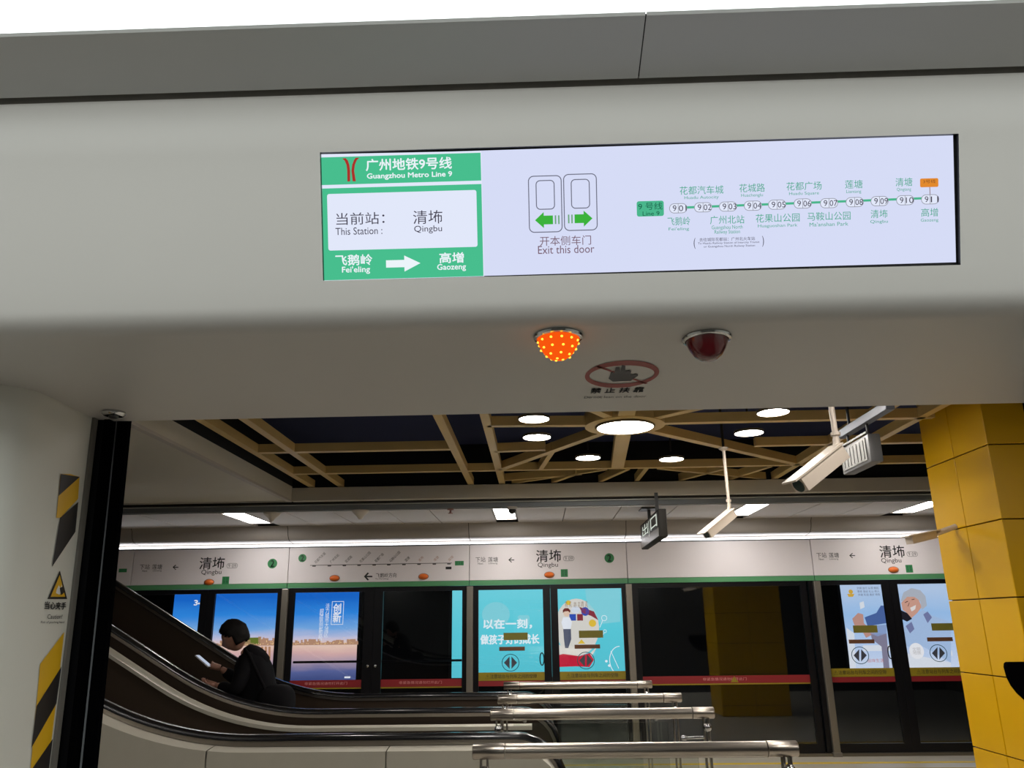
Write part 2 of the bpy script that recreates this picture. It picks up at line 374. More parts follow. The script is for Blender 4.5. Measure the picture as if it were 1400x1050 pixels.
for args in (('当前站：', 493, 299, 66, 16.5), ('This Station :', 491, 316, 64, 10), ('清㘵', 585, 297, 40, 18.5), ('Qingbu', 585.5, 314, 38, 11)): D(4).text(*args).build('station_lettering', lcdk, t)
# forked emblem
g = D(3)
def fork(g, w, sx):
    g.strip([g.at(x, y) for x, y in ((468.5+sx[0], 216.5), (474.5+sx[0], 223), (475+sx[1], 248.5))], [g.at(x, y) for x, y in ((474.5+sx[0], 216), (478+sx[0], 223), (478.8+sx[1], 248.5))])
red_e = emit('lcd_red', (168, 52, 44))
def pts(L): return [g.at(*q) for q in L]
g.strip(pts([(468, 217), (471.5, 220), (474, 226), (475, 234), (475.2, 248.5)]), pts([(473, 216.5), (476, 220), (478, 226), (479, 234), (479, 248.3)]))
g.strip(pts([(491.5, 216), (488, 219.5), (485.5, 225.5), (484.5, 234), (486.7, 248.2)]), pts([(486.5, 216), (484, 219.5), (481.8, 225.5), (480.7, 234), (482.4, 248.2)]))
g.build('fork_emblem', red_e, t)
# exit door pictogram
for cx, cy in ((745.5, 279), (793.5, 276.5)):
    g = D(1); g.outline(cx, cy, 46, 78, 7.5, 1.3); g.outline(cx, cy-12.5 if cx < 770 else cy-11.5, 26, 40.5, 6, 1.3)
    g.build('door_outline', emit('lcd_grey', (108, 110, 128)), t)
D(2).shape(744, 301, [(-12.5, 0), (-.5, 11), (-.5, 6), (12, 6), (12, -6), (-.5, -6), (-.5, -11)]).build('green_arrow', emit('lcd_arrow', (60, 178, 60)), t)
D(2).shape(797.5, 299, [(12.5, 0), (.5, 11), (.5, 6), (-12, 6), (-12, -6), (.5, -6), (.5, -11)]).build('green_arrow', emit('lcd_arrow', (60, 178, 60)), t)
g = D(2)
for x in (759.5, 764): g.rrect(x, 300.5, 2, 12)
for x in (777.5, 782): g.rrect(x, 299.5, 2, 12)
g.build('arrow_tail', emit('lcd_tail', (112, 168, 124)), t)
g = D(2); g.text('开本侧车门', 773, 329, 70, 13).text('Exit this door', 774, 341, 77, 11); g.build('exit_lettering', emit('lcd_maroon', (120, 92, 108)), t)
# line map
g = D(1); g.rrect(889, 285.3, 37, 21, 3); g.strip(pts([(916, 286.2), (1272, 272.3)]), pts([(916, 283), (1272, 269.2)])); g.build('map_line', emit('lcd_mapgreen', (74, 182, 140)), t)
g = D(2); g.text('9 号线', 889, 282, 33, 10).text('Line 9', 890, 292, 23, 6); g.build('line_name', emit('lcd_dkgreen', (22, 92, 70)), t)
st = [(927, 285), (961, 283.7), (995, 282.6), (1029, 281.5), (1062, 280), (1097, 278.5), (1133, 278), (1168, 276.6), (1202, 275.2), (1237, 274), (1271, 272.8)]
for i, (x, y) in enumerate(st):
    gw = D(2); go = D(3); gt = D(4)
    gw.rrect(x, y, 23.5, 12.5, 6); go.outline(x, y, 24.5, 13.5, 6.7, .8); gt.text('9', x-5, y, 5, 8); gt.text('%02d' % (i+1), x+6, y, 10.5, 8); go.rrect(x, y, .7, 12)
    pl_ = gw.build('station_pill', lcdw, t); go.build('pill_outline', emit('lcd_midgrey', (140, 142, 152)), pl_); gt.build('station_number', lcdk, pl_)
for s_, e_, x, y, w in (('花都汽车城', 'Huadu Autocity', 959, 260, 60), ('花城路', 'Huachenglu', 1028, 257, 35), ('花都广场', 'Huadu Square', 1099, 254.5, 48), ('莲塘', 'Liantang', 1167, 252, 24), ('清塘', 'Qingtang', 1235.5, 249, 23)):
    D(2).text(s_, x, y, w, 11.5).text(e_, x, y+10.5, min(w*.85, 47), 5.5).build('station_name', lcdt, t)
for s_, e_, x, y, w in (('飞鹅岭', "Fei'eling", 928, 302.5, 31), ('广州北站', 'Guangzhou North\nRailway Station', 994, 300.5, 47), ('花果山公园', 'Huaguoshan Park', 1063, 298, 60), ('马鞍山公园', "Ma'anshan Park", 1133, 295.5, 59), ('清㘵', 'Qingbu', 1201.5, 292.5, 23), ('高增', 'Gaozeng', 1270.5, 290.5, 23)):
    D(2).text(s_, x, y, w, 11.5).text(e_, x, y+(11 if '\n' not in e_ else 14), max(24, w*.9), 5.5 if '\n' not in e_ else 13).build('station_name', lcdt, t)
g = D(2); g.text('去往城际花都站：广州北火车站', 994, 327, 76, 5).text('To Huadu Railway Station of Intercity Transit', 996, 332.3, 84, 3.6).text('or Guangzhou North Railway Station', 997, 336.8, 70, 3.6)
g.text('(', 949.5, 333, 2.5, 15).text(')', 1043, 330, 2.5, 15); g.build('small_note', lcdk, t)
D(2).rrect(1270, 250, 25, 12, 2).build('transfer_box', emit('lcd_orange', (226, 138, 46)), t)
g = D(3); g.text('3号线', 1270, 248.3, 17, 5); g.line(1270.5, 256, 1271, 267, .8); g.build('transfer_lettering', emit('lcd_brown', (120, 70, 40)), t)

# ---- soffit lamps, sticker, little chrome dome
def dome_lamp(px, py, lab, lm, dots):
    c = onZ(px, py, LT); t = thing('door_indicator_lamp', lab, 'lamp', tuple(c))
    MB().lathe(c, [(.0265, .0), (.0275, -.0015), (.0265, -.0035), (.0238, -.0045), (.0232, -.002)], 28).build('chrome_ring', chrome, t, 40)
    ln = MB().lathe(c, [(.0232, -.002), (.0226, -.007), (.0196, -.0145), (.0150, -.0215), (.0090, -.0262), (.002, -.0275)], 24).build('lens', lm, t, 60)
    if dots:
        k = MB()
        for rr, hh, nn in ((.0222, -.0085, 12), (.0188, -.0165, 10), (.0130, -.0235, 7), (.0045, -.0272, 3)):
            for i in range(nn):
                a = 2*PI*i/nn+.3*rr*100; p = c+np.array([rr*math.cos(a), rr*math.sin(a), hh]); k.lathe(p-np.array([0, 0, .0]), [(.0002, -.0014), (.0014, -.0007), (.0014, .0007), (.0002, .0014)], 6)
        k.build('led_dots', emit('led_dot', (255, 190, 60), 2.2), ln)
dome_lamp(763, 459, 'lit amber dome lamp on the door soffit', emit('amber_lens', (248, 86, 14), 1.0), True)
dome_lamp(966, 461, 'unlit dark red dome lamp on the door soffit', mat('red_lens', (96, 14, 22), .18, coat=.5), False)
c = onZ(156, 563, LT); t = thing('soffit_stud', 'small flat chrome disc under the soffit at the left door pillar', 'fitting', tuple(c))
MB().lathe(c, [(.0155, 0), (.0165, -.003), (.0135, -.006), (.008, -.007)], 24).build('chrome_disc', chrome, t, 40)
MB().lathe(c+np.array([0, 0, -.007]), [(.007, 0), (.006, -.002)], 16).build('centre_button', mat('dark_steel', (90, 90, 92), .3, 1), t, 40)
PS = Plane((0, 1, LT), (1, 0, 0), (0, -1, 0)); PS.n = np.array([0, 0, -1.])
t = thing('no_touching_sticker', 'round red and black prohibition sticker with crossed hand on the soffit', 'sticker', tuple(PS.hit(850, 512)))
g = Decal(PS, .0006); g.ring(850, 512, 50, 18.5, 6); 
g.line(816, 500, 884, 524, 5); g.build('red_ring', mat('sticker_red', (150, 52, 48), .5), t)
g = Decal(PS, .0009)
g.poly([(832, 517), (836, 507), (840, 509), (842, 501), (847, 501), (848, 507), (850, 498), (855, 499), (855, 507), (859, 505), (863, 506), (862, 512), (872, 510), (872, 513), (862, 520), (838, 521)])
g.build('hand_symbol', mat('sticker_ink', (40, 36, 44), .5), t)
g = Decal(PS, .0006); g.text('禁 止 扶 靠', 844, 533, 72, 7, bold=.3).text('Do not lean on the door', 841, 542, 84, 3); g.build('lettering', MATS['sticker_ink'], t)

# ================================================================ PLATFORM SHELL
YP = 10.77; X0, X1 = -10.5, 9.5
CZ = 2.99
o = MB().box(X0, X1, 1.35, YP+.12, -.06, 0).build('floor', floor_m); struct(o, 'grey granite platform floor')
k = MB()
for x in np.arange(X0, X1, .3):
    pass
yl = MB().box(X0, X1, 10.24, 10.33, .0, .003).build('safety_line', pyel, o)
for i, y in enumerate((9.9,)): MB().box(X0, X1, 9.62, 9.92, 0, .004).build('tactile_strip', mat('tactile_yellow', (196, 160, 60), .6), o)
# tunnel
tun = mat('tunnel_dark', (16, 16, 19), .9)
o = MB().box(X0, X1, 13.75, 13.85, -1.2, 4.3).build('wall_tunnel', tun); struct(o, 'dark tunnel wall behind the track')
o = MB().box(X0, X1, YP+.12, 13.75, -1.3, -1.2).build('floor', tun); struct(o, 'dark track bed')
o = MB().box(X0, X1, YP+.3, 13.75, 2.9, 2.95).build('ceiling', tun); struct(o, 'dark tunnel roof')
for x, s_ in ((X0, -1), (X1, 1)):
    o = MB().box(min(x, x+s_*.1), max(x, x+s_*.1), 1.3, 13.85, -1.3, 4.4).build('wall_side', mat('side_wall_grey', (70, 68, 66), .7)); struct(o, 'plain end wall closing the platform')
# void above
o = MB().box(X0, X1, 1.3, 13.85, 4.3, 4.4).build('ceiling', void_m); struct(o, 'black void above the ceiling grille')
o = MB().box(-2.80, X1, 2.6, 9.24, 3.62, 3.66).build('ceiling', mat('void_navy', (40, 48, 84), .95)); struct(o, 'blue black backing above the ceiling grille')
# left bulkhead box
XB = -2.80
o = MB().box(X0, XB, 1.8, 9.0, CZ, 3.155).build('ceiling', ceil_box); struct(o, 'large white lowered ceiling block left of the grille')
MB().box(X0, XB-.001, 1.8, 9.0, 3.156, 3.62).build('upper_block', void_m, o)
MB().box(XB-.05, XB+.006, 1.8, 9.006, CZ-.012, CZ+.012).box(X0, XB-.05, 8.97, 9.006, CZ-.012, CZ+.012).build('edge_trim', ceil_m, o)
# far bulkhead strip, metal rail
o = MB().box(XB, X1, 9.0, 9.10, CZ, 3.14).build('trim_5', ceil_box); struct(o, 'grey bulkhead strip along the far edge of the grille')
MB().box(XB, X1, 9.03, 9.10, 3.15, 3.62).build('void_side', void_m, o)
rails = MB().box(X0, X1, 9.12, 9.165, 2.957, 2.966).box(X0, X1, 9.215, 9.235, 2.893, 2.915).build('trim_6', mat('rail_alu', (190, 192, 192), .35, .2)); struct(rails, 'thin metal rail between the two ceiling levels')
MB().box(X0, X1, 9.10, 9.24, 2.975, 3.1).build('shadow_gap', groove, rails)
MB().box(X0, X1, 9.17, 9.20, 2.905, 2.965).build('metal_band', mat('band_alu', (128, 134, 140), .45, .2), rails)
# far strip ceiling made of metal panels with lights
LX = [(-3.72, -3.42), (-.52, -.24), (2.42, 2.72), (4.50, 4.80)]
o = MB().box(X0, X1, 9.24, 10.72, 2.925, 2.95).build('ceiling', groove); struct(o, 'narrow strip ceiling of pale metal panels above the far doors')
edges = sorted([X0, X1]+[e for p in LX for e in p]+[-9.3, -8.1, -6.9, -5.7, -4.7, -2.95, -2.4, -1.75, -1.25, .35, 1.0, 1.65, 3.3, 3.9, 5.6, 6.8, 8.0])
for a, b in zip(edges[:-1], edges[1:]):
    if (a, b) in LX: continue
    MB().box(a+.006, b-.006, 9.245, 10.6, 2.9, 2.922).build('ceiling_panel', ceil_m, o)
wl = emit('strip_light', (255, 250, 244), LIGHT['strip'])
for i, (a, b) in enumerate(LX):
    t = thing('ceiling_light', ['bright square strip light in the ceiling left of the white cone fittings', 'bright strip light half hidden in the ceiling strip, above the centre doors', 'bright strip light in the ceiling strip right of the hanging sign', 'bright strip light at the pillar, rightmost in the ceiling strip'][i], 'ceiling light', ((a+b)/2, 9.8, 2.9), 'strip lights in the far ceiling strip')
    MB().box(a+.02, b-.02, 9.27, 10.25, 2.902, 2.912).build('diffuser', wl, t)
    MB().box(a+.004, a+.02, 9.25, 10.27, 2.896, 2.922).box(b-.02, b-.004, 9.25, 10.27, 2.896, 2.922).box(a+.02, b-.02, 9.25, 9.27, 2.896, 2.922).box(a+.02, b-.02, 10.25, 10.27, 2.896, 2.922).build('frame', ceil_m, t)
# coved panel above the fascia
o = MB().box(X0, X1, 11.0, 11.03, 2.60, 2.95).build('trim_7', groove); struct(o, 'curved grey cove of panels between ceiling strip and station fascia')
J = [X0, -7.7, -5.45, -3.33, -.90, 1.19, 3.62, 5.7, 7.9, X1]
cove_m = mat('cove_grey', (160, 154, 148), .45)
for a, b in zip(J[:-1], J[1:]):
    P = [(10.60, 2.905), (10.64, 2.86)]+[(10.64+.045*(1-math.cos(u))*3.2, 2.86-.15*math.sin(u)) for u in np.linspace(.2, PI/2, 7)]+[(10.90, 2.70), (10.95, 2.66)]
    MB().sweepx(P, a+.004, b-.004).build('cove_panel', cove_m, o, 40)
t = thing('light_tube_row', 'continuous bright white light line running along the top of the station fascia', 'light line', (0, 10.87, 2.66))
MB().box(X0, X1, 10.835, 10.90, 2.648, 2.675).build('diffuser', emit('cove_light', (250, 250, 255), LIGHT['cove']), t)
MB().box(X0, X1, 10.901, 10.93, 2.65, 2.69).build('tray', ceil_m, t)

# near side: bulkhead and strip ceiling over our own doors
o = MB().box(X0, X1, 1.5, 2.6, CZ, 3.1).build('ceiling', ceil_box); struct(o, 'ceiling strip above the near platform doors')
o = MB().box(X0, -1.9, 1.36, 1.5, 0, 3.1).box(-1.9, 2.1, 1.36, 1.5, 2.15, 3.1).box(2.1, X1, 1.36, 1.5, 0, 3.1).build('wall_front', mat('near_wall_dark', (60, 60, 60), .4)); struct(o, 'near platform door wall beside the train')
o = MB().box(-1.9, -.86, 1.36, 1.40, 0, 2.15).box(1.1, 2.1, 1.36, 1.40, 0, 2.15).build('door_1', dark_fr); struct(o, 'near platform doors slid open')

for i, x in enumerate((-3.6, -.5, 2.6, 4.7)):
    t = thing('ceiling_light', ['strip light over the near platform doors at the left end', 'strip light over the near platform doors left of the train doorway', 'strip light over the near platform doors right of the train doorway', 'strip light over the near platform doors close to the pillar'][i], 'ceiling light', (x, 2.0, CZ), 'strip lights in the near ceiling strip')
    MB().box(x-.14, x+.14, 1.65, 2.5, CZ-.012, CZ-.004).build('diffuser', emit('near_strip_light', (255, 250, 244), LIGHT['near']), t)
    MB().box(x-.16, x+.16, 1.63, 2.52, CZ-.003, CZ).build('frame', ceil_m, t)
# ================================================================ CEILING GRILLE
GZ = 3.15; BH = .078
t = thing('ceiling_grille', 'ochre metal beam grille with a star shaped hub under the black ceiling void', 'ceiling grille', (.74, 6.3, GZ))
def beam(a, b, w=.07, h=BH, z=GZ):
    MB().bar((a[0], a[1], z+h/2), (b[0], b[1], z+h/2), w, h).build('beam', beam_m, t)
for x in (-2.58, -2.24, -.74, -.38, 2.72, 3.10, 4.9, 5.3, 7.2): beam((x, 2.7), (x, 9.2))
NEAR = 2.7
for y in (8.22, 9.20): 
    for a, b in ((-2.61, 7.6),): beam((a, y), (b, y), z=GZ+.002)
for a, b, y in ((-2.58, -.74, 7.12), (-2.58, -.74, 5.2), (-2.58, -.74, 4.2), (-2.78, 7.6, 3.0)): beam((a, y), (b, y), z=GZ+.001)
HX, HY = .74, 6.32
hub_r = .30
beam((-.38, 6.25), (HX-hub_r, 6.30)); beam((HX+hub_r, 6.28), (5.3, 6.25))
beam((-.38, 7.26), (.10, 7.22)); beam((2.03, 7.22), (5.3, 7.20))
for dx, dy, L in ((-.95, 1.68, .1), (1.7, 1.68, .1), (-.95, -1.68, 0), (1.7, -1.68, 0)):
    l = math.hypot(dx, dy); u = (dx/l, dy/l)
    beam((HX+u[0]*hub_r, HY+u[1]*hub_r), (HX+dx*1.17, HY+dy*1.12), .075)
beam((HX+.02, HY+hub_r), (HX+.12, 8.2), .13); beam((HX-.02, HY-hub_r), (HX-.1, 4.3), .13)
for a, b in (((.177, 7.24), (.06, 8.2)), ((.70, 9.18), (.98, 8.3)), ((1.157, 9.2), (1.17, 8.26)), ((.14, 9.18), (.46, 8.5)), ((-.35, 9.12), (.75, 8.3)), ((2.2, 9.1), (2.47, 8.3)), ((1.6, 9.15), (2.0, 8.4)), ((-.35, 8.85), (.5, 8.55)), ((1.3, 8.3), (2.7, 9.1))): beam(a, b, .05, z=GZ+.003)
MB().lathe((HX, HY, GZ-.005), [(.245, 0), (.325, 0), (.325, .11), (.245, .11), (.245, 0)], 40).build('hub_ring', beam_m, t, 40)
# round luminaires
def disc(x, y, z, r, lab, key, grp='round downlights in the grille'):
    t = thing('round_downlight', lab, 'ceiling light', (x, y, z), grp)
    MB().lathe((x, y, z), [(r, 0), (r, .006)], 40).build('diffuser', emit('disc_'+key, (255, 248, 240), LIGHT[key]), t)
    MB().lathe((x, y, z-.004), [(r+.002, 0), (r+.008, 0), (r+.008, .022), (r*.3, .03), (.01, .031), (.01, .012), (r+.002, .012), (r+.002, 0)], 40).build('housing', mat('lamp_housing', (120, 112, 98), .4, .5), t, 40)
    MB().tube([(x, y, z+.08), (x, y, 3.62)], .008, 6).build('stem', groove, t)
disc(HX, HY-.02, GZ-.02, .225, 'largest round lamp, in the hub of the ochre star grille', 'hub')
for (px, py), lab in zip([(730, 573), (734, 598), (804, 626), (1057, 564), (1024, 592), (918, 628)], ['small round downlight left of the hub lamp, close to the door soffit', 'small round downlight below the upper left one, left of the hub lamp', 'small round downlight nearest below the hub lamp', 'small round downlight right of the hub lamp, close to the door soffit', 'small round downlight between the hub lamp and the upper camera', 'small round downlight left of the lower camera pole']):
    c = onZ(px, py, 3.125); disc(c[0], c[1], 3.125, .114, lab, 'down')
for x, y, lab in ((0, 4.4, 'small round downlight over the near half of the platform, left row'), (1.9, 4.4, 'small round downlight over the near half of the platform, right row'), (-1.5, 4.6, 'small round downlight over the escalator foot'), (1.9, 3.4, 'small round downlight nearest the train, right row')):
    disc(x, y, 3.125, .114, lab, 'down')

# ================================================================ FIXTURES
for (px, py), lab in (((372, 701), 'white cone shaped ceiling fitting beside the left strip light'), ((493, 698), 'white cone shaped ceiling fitting above the line map')):
    c = onZ(px, py, 2.9); t = thing('cone_antenna', lab, 'antenna', tuple(c), 'white cone fittings under the far ceiling strip')
    MB().lathe(c, [(.10, 0), (.10, -.012), (.085, -.03), (.045, -.065), (.028, -.09), (.014, -.105)], 24).build('cone', mat('fitting_white', (214, 206, 196), .45), t, 50)
    MB().lathe(c, [(.108, 0), (.108, -.006)], 24).build('base_plate', ceil_m, t)
c = onZ(616, 696, 2.9); t = thing('sprinkler', 'small red brown sprinkler head in the far ceiling strip', 'sprinkler', tuple(c))
MB().lathe(c, [(.045, 0), (.04, -.012), (.012, -.016), (.012, -.045), (.03, -.048), (.028, -.054)], 16).build('head', mat('sprinkler_metal', (150, 104, 92), .4, .4), t, 40)
c = onZ(700, 693, 2.9); t = thing('dome_camera', 'small black dome camera in the far ceiling strip above the fourth door panel', 'camera', tuple(c))
MB().lathe(c, [(.06, 0), (.06, -.02), (.05, -.03)], 20).build('base', ceil_m, t, 40)
MB().lathe(c+np.array([0, 0, -.03]), [(.045, 0), (.042, -.025), (.025, -.045), (.005, -.052)], 20).build('dome', bplast, t, 60)
cw = mat('camera_white', (196, 184, 170), .45)
def cctv(top, elbow, tail, nose_, w, lab, arm=True):
    t = thing('security_camera', lab, 'camera', tuple(top)); top, elbow, tail, nose_ = map(np.array, (top, elbow, tail, nose_))
    MB().tube([top, elbow], .016*w/.1, 12).build('pole', cw, t, 50)
    MB().lathe(top, [(.05*w/.1, .0), (.05*w/.1, -.012), (.02*w/.1, -.03)], 16).build('ceiling_flange', cw, t, 40)
    dv = nose_-tail; L = np.linalg.norm(dv); dv = dv/L
    MB().tube([elbow+np.array([0, 0, .03]), elbow, tail+dv*.06], .02*w/.1, 10).build('joint', cw, t, 50)
    MB().tube([top, (top[0], top[1], 3.62)], .012, 8).build('ceiling_rod', groove, t)
    MB().lathe(elbow+np.array([0, 0, .05]), [(.026*w/.1, 0), (.026*w/.1, .02)], 14).build('collar', cw, t)
    b = MB().bar(tail, nose_, w, w*.8).build('body', cw, t)
    upv = np.cross(np.cross(dv, (0, 0, 1.)), dv); upv /= np.linalg.norm(upv)
    MB().bar(tail-dv*.01+upv*w*.45, nose_+dv*.05+upv*w*.45, w*1.16, w*.1).build('sunshield', cw, t)
    MB().lathe(nose_, [(w*.38, 0), (w*.38, .004), (w*.30, .006)], 18, ax=dv).build('lens_window', mat('lens_glass', (50, 62, 60), .15), t)
Yc = 7.0
cctv(onY(989, 612, Yc), onY(997, 694, Yc), onY(1001, 702, Yc), onY(966, 731, Yc-.15), .085, 'white bullet camera hanging on a thin pole right of the hanging sign')
Yc = 5.0
cctv(onY(1128, 500, Yc), onY(1144, 606, Yc), onY(1148, 619, Yc), onY(1092, 664, Yc-.12), .115, 'larger white bullet camera on a pole in front of the grey monitor')
e1 = onY(1276, 728, 6.2); t = thing('security_camera', 'white bullet camera sticking out left from the yellow pillar', 'camera', tuple(e1))
a_ = onY(1276, 731, 6.2); b_ = onY(1243, 739, 6.05)
MB().bar(a_, b_, .06, .055).build('body', cw, t)
MB().bar(a_+np.array([.03, 0, .032]), b_+(b_-a_)*.15+np.array([0, 0, .032]), .072, .008).build('sunshield', cw, t)
MB().tube([a_, a_+np.array([.18, 0, .06])], .02, 10).build('bracket', cw, t, 50)
# monitor hung with its back to us
t = thing('hanging_monitor', 'grey platform monitor box hanging beside the larger bullet camera', 'monitor', (2.3, 5.7, 2.65))
gm = mat('monitor_grey_metal', (120, 120, 120), .4, .3)
MB().box(2.30, 2.39, 5.42, 5.94, 2.645, 2.845, .012).build('housing', gm, t, 30)
MB().box(2.292, 2.30, 5.46, 5.90, 2.665, 2.825, .003).build('back_cover', mat('monitor_cover', (140, 140, 138), .35, .2), t)
for q_ in range(7): MB().box(2.288, 2.2915, 5.49+q_*.06, 5.505+q_*.06, 2.68, 2.81).build('rib', MATS['monitor_cover'], t)
MB().box(2.288, 2.30, 5.41, 5.95, 2.845, 2.858).build('top_lip', gm, t)
MB().box(2.31, 2.37, 5.10, 5.98, 2.93, 2.99, .004).build('support_beam', mat('beam_grey_blue', (104, 108, 116), .4, .4), t)
for y in (5.5, 5.86): MB().tube([(2.34, y, 2.845), (2.34, y, 2.94)], .010, 8).build('hanger', mat('hanger_dark', (44, 46, 52), .5), t)
for y in (5.3, 5.8): MB().tube([(2.34, y, 2.98), (2.34, y, 3.62)], .012, 8).build('ceiling_rod', MATS['hanger_dark'], t)
# hanging direction sign
t = thing('hanging_sign', 'small dark exit sign box hanging edge-on from the far ceiling strip', 'sign', (1.34, 9.2, 2.5))
MB().box(1.30, 1.385, 8.5, 10.05, 2.47, 2.765, .01).build('housing', mat('sign_dark', (40, 38, 34), .6, spec=.2), t, 30)
PG = Plane((1.299, 9.2, 2.6), (0, -1, 0), (0, 0, 1)); PG.n = np.array([-1., 0, 0])
MB().flat([(1.2985, 8.56, 2.53), (1.2985, 10.0, 2.53), (1.2985, 10.0, 2.745), (1.2985, 8.56, 2.745)]).build('face', mat('sign_face', (24, 30, 30), .3), t)
g = MB()
def sgn(body, yc, zc, w, h):
    v, f, _ = glyphs(body); g.add([(1.2965, yc-a*w, zc+b*h) for a, b in v], f)
sgn('出', 9.60, 2.665, .50, .13); sgn('口', 8.88, 2.665, .50, .13)
g.box(1.2960, 1.2968, 9.26, 9.275, 2.55, 2.73); g.build('lettering', emit('sign_white', (216, 226, 212), .95), t)
MB().box(1.297, 1.3, 8.56, 10.0, 2.485, 2.575).build('lower_trim', mat('sign_trim', (150, 146, 142), .35, .5), t)
for y in (8.86, 9.5): MB().box(1.325, 1.36, y-.015, y+.015, 2.765, 2.90 if y > 9.2 else CZ).build('hanger', bplast, t)
MB().box(1.24, 1.44, 9.36, 9.64, 2.885, 2.899).build('ceiling_plate', bplast, t)

# ================================================================ STATION FASCIA AND PLATFORM DOORS
PF = Plane((0, YP, 2.3), (1, 0, 0), (0, 0, 1)); 
if PF.n[1] > 0: PF.n = -PF.n
FL = ['blank white station fascia panel at the far left behind the train door', 'white station fascia panel above the escalator rider, lettered Qingbu', 'white station fascia panel with the line map and many slanted names', 'white station fascia panel lettered Qingbu above the turquoise posters', 'blank white station fascia panel behind the hanging sign', 'white station fascia panel lettered Qingbu beside the yellow pillar', 'white station fascia panel hidden behind the yellow pillar', 'last white station fascia panel at the right platform end']
FX = [-7.7, -5.45, -3.33, -.90, 1.19, 3.62, 5.7, 7.9, X1]
fas = []
for i in range(len(FX)-1):
    a, b = FX[i]+.004, FX[i+1]-.004
    t = thing('fascia_panel', FL[i], 'fascia', ((a+b)/2, YP, 2.1), 'station fascia panels'); fas.append(t)
    MB().box(a, b, YP, YP+.09, 2.165, 2.625, .003).build('panel', fascia_m, t)
    MB().box(a, b, YP-.004, YP+.09, 2.10, 2.163).build('green_stripe', green_m, t)
    MB().box(a, b, YP+.01, YP+.09, 2.627, 2.645).build('top_edge', mat('fascia_edge', (120, 120, 124), .4), t)
def FD(k=1): return Decal(PF, .001+.0012*k)
def station(t, tx, cx, cy, dl):
    """tx: left text px; cx,cy: station name centre px"""
    g = FD(); g.text('清㘵', cx, cy, 34, 16.5, bold=.15); g.text('Qingbu', cx+(-1), cy+13, 27.5, 8); g.build('station_name', ink, t)
    g = FD(); g.text('下站', tx, cy+5, 13.5, 7).text('莲塘', tx+17, cy+5, 13.5, 7).text('Next', tx, cy+10.5, 7, 2.6).text('Liantang', tx+17, cy+10.5, 12, 2.6)
    ax = tx+42; 
    g.poly([(ax-4, cy+5.5), (ax, cy+2), (ax+1, cy+2.8), (ax-1.7, cy+5), (ax+4, cy+5), (ax+4, cy+6.2), (ax-1.7, cy+6.2), (ax+1, cy+8.4), (ax, cy+9.2)]); g.build('direction_lettering', ink, t)
    g = FD(); g.outline(cx+27.5, cy+3.5, 15, 7, 3.4, .5); g.text('9', cx+23.5, cy+3.5, 2.5, 4.5).text('09', cx+30, cy+3.5, 6, 4.5); g.build('station_code', ink_g, t)
    FD().rrect(cx+18.5+dl, cy+23.5, 9.5, 10.5, 0).build('green_label', pgreen, t)
    g = FD(2); g.text('1 2\n3 4', cx+18.5+dl, cy+23.5, 6, 7.5); g.build('green_label_lettering', mat('label_dark', (24, 62, 40), .5), t)
def oval_lamp(px, py, lab, pl=PF):
    c = pl.hit(px, py); t = thing('door_signal_lamp', lab, 'lamp', tuple(c), 'orange oval lamps on the fascia')
    m = MB().lathe((0, 0, 0), [(1.0, 0), (1.0, .25), (.85, .55), (.5, .85), (.12, .95)], 20, ax=(0, -1, 0))
    m.v = [(c[0]+v[0]*.062, c[1]+v[1]*.04-.001, c[2]+v[2]*.036) for v in m.v]; m.build('lens', mat('orange_lens', (226, 112, 40), .3), t, 60)
    m = MB().lathe((0, 0, 0), [(1.0, 0), (1.0, .12)], 20, ax=(0, -1, 0)); m.v = [(c[0]+v[0]*.07, c[1]+v[1]*.04, c[2]+v[2]*.042) for v in m.v]; m.build('base', mat('lamp_base', (150, 110, 90), .5), t)
station(fas[1], 198, 290, 770, 0); station(fas[3], 657, 750, 760, 3); station(fas[5], 1123, 1219.5, 754, 5)
FD().rrect(168, 780, 11, 5).build('green_label', pgreen, fas[0])
for t_, cx, cy in ((fas[1], 372.5, 770.5), (fas[3], 833, 763)):
    FD().ell(cx, cy, 6.6, 6.6).build('platform_number_disc', pgreen, t_); FD(2).text('2', cx, cy, 5, 9, bold=.3).build('platform_number', pwhite if False else mat('disc_ink', (20, 62, 40), .5), t_)
for a in ((286, 796, 'orange oval lamp on the fascia below the left station name'), (457.5, 790.5, 'orange oval lamp on the fascia below the left part of the line map'), (579, 788.3, 'orange oval lamp on the fascia below the right part of the line map'), (751, 786, 'orange oval lamp on the fascia above the turquoise posters'), (1221.5, 779, 'orange oval lamp on the fascia beside the yellow pillar')): oval_lamp(*a)
ms = [(429.5, 773), (450.4, 772.7), (470.9, 772.3), (491, 772), (511.6, 771.6), (531.6, 771.3), (552.3, 771), (572.9, 770.6), (593.8, 770.3), (613.8, 770)]
g = FD(); g.strip([g.at(424, 772.6), g.at(618, 769.3)], [g.at(424, 773.4), g.at(618, 770.1)])
for x, y in ms: g.rrect(x, y+.8, 5, 2, .9)
g.build('map_line', ink_g, fas[2])
g = FD()
names = ['花都汽车城', '广州北站', '花城路', '花果山公园', '花都广场', '马鞍山公园', '莲塘']
for i, n_ in enumerate(names):
    L = 3.7*len(n_); x, y = ms[i]; g.text(n_, x+2+L*.33, y-4.2-L*.33, L, 4.2, rot=math.radians(45)); g.text(n_[:2]+'park', x+5.5+L*.3, y-2.5-L*.3, L*.9, 2, rot=math.radians(45)) if False else None
g.build('map_names', ink_g, fas[2])
g = FD()
for i, (n_) in enumerate(('清㘵', '清塘', '高增')):
    x, y = ms[7+i]; g.text(n_, x+2.5, y-6.5, 8, 4, rot=math.radians(45))
g.build('map_names_faded', mat('print_faded', (186, 150, 138), .5), fas[2])
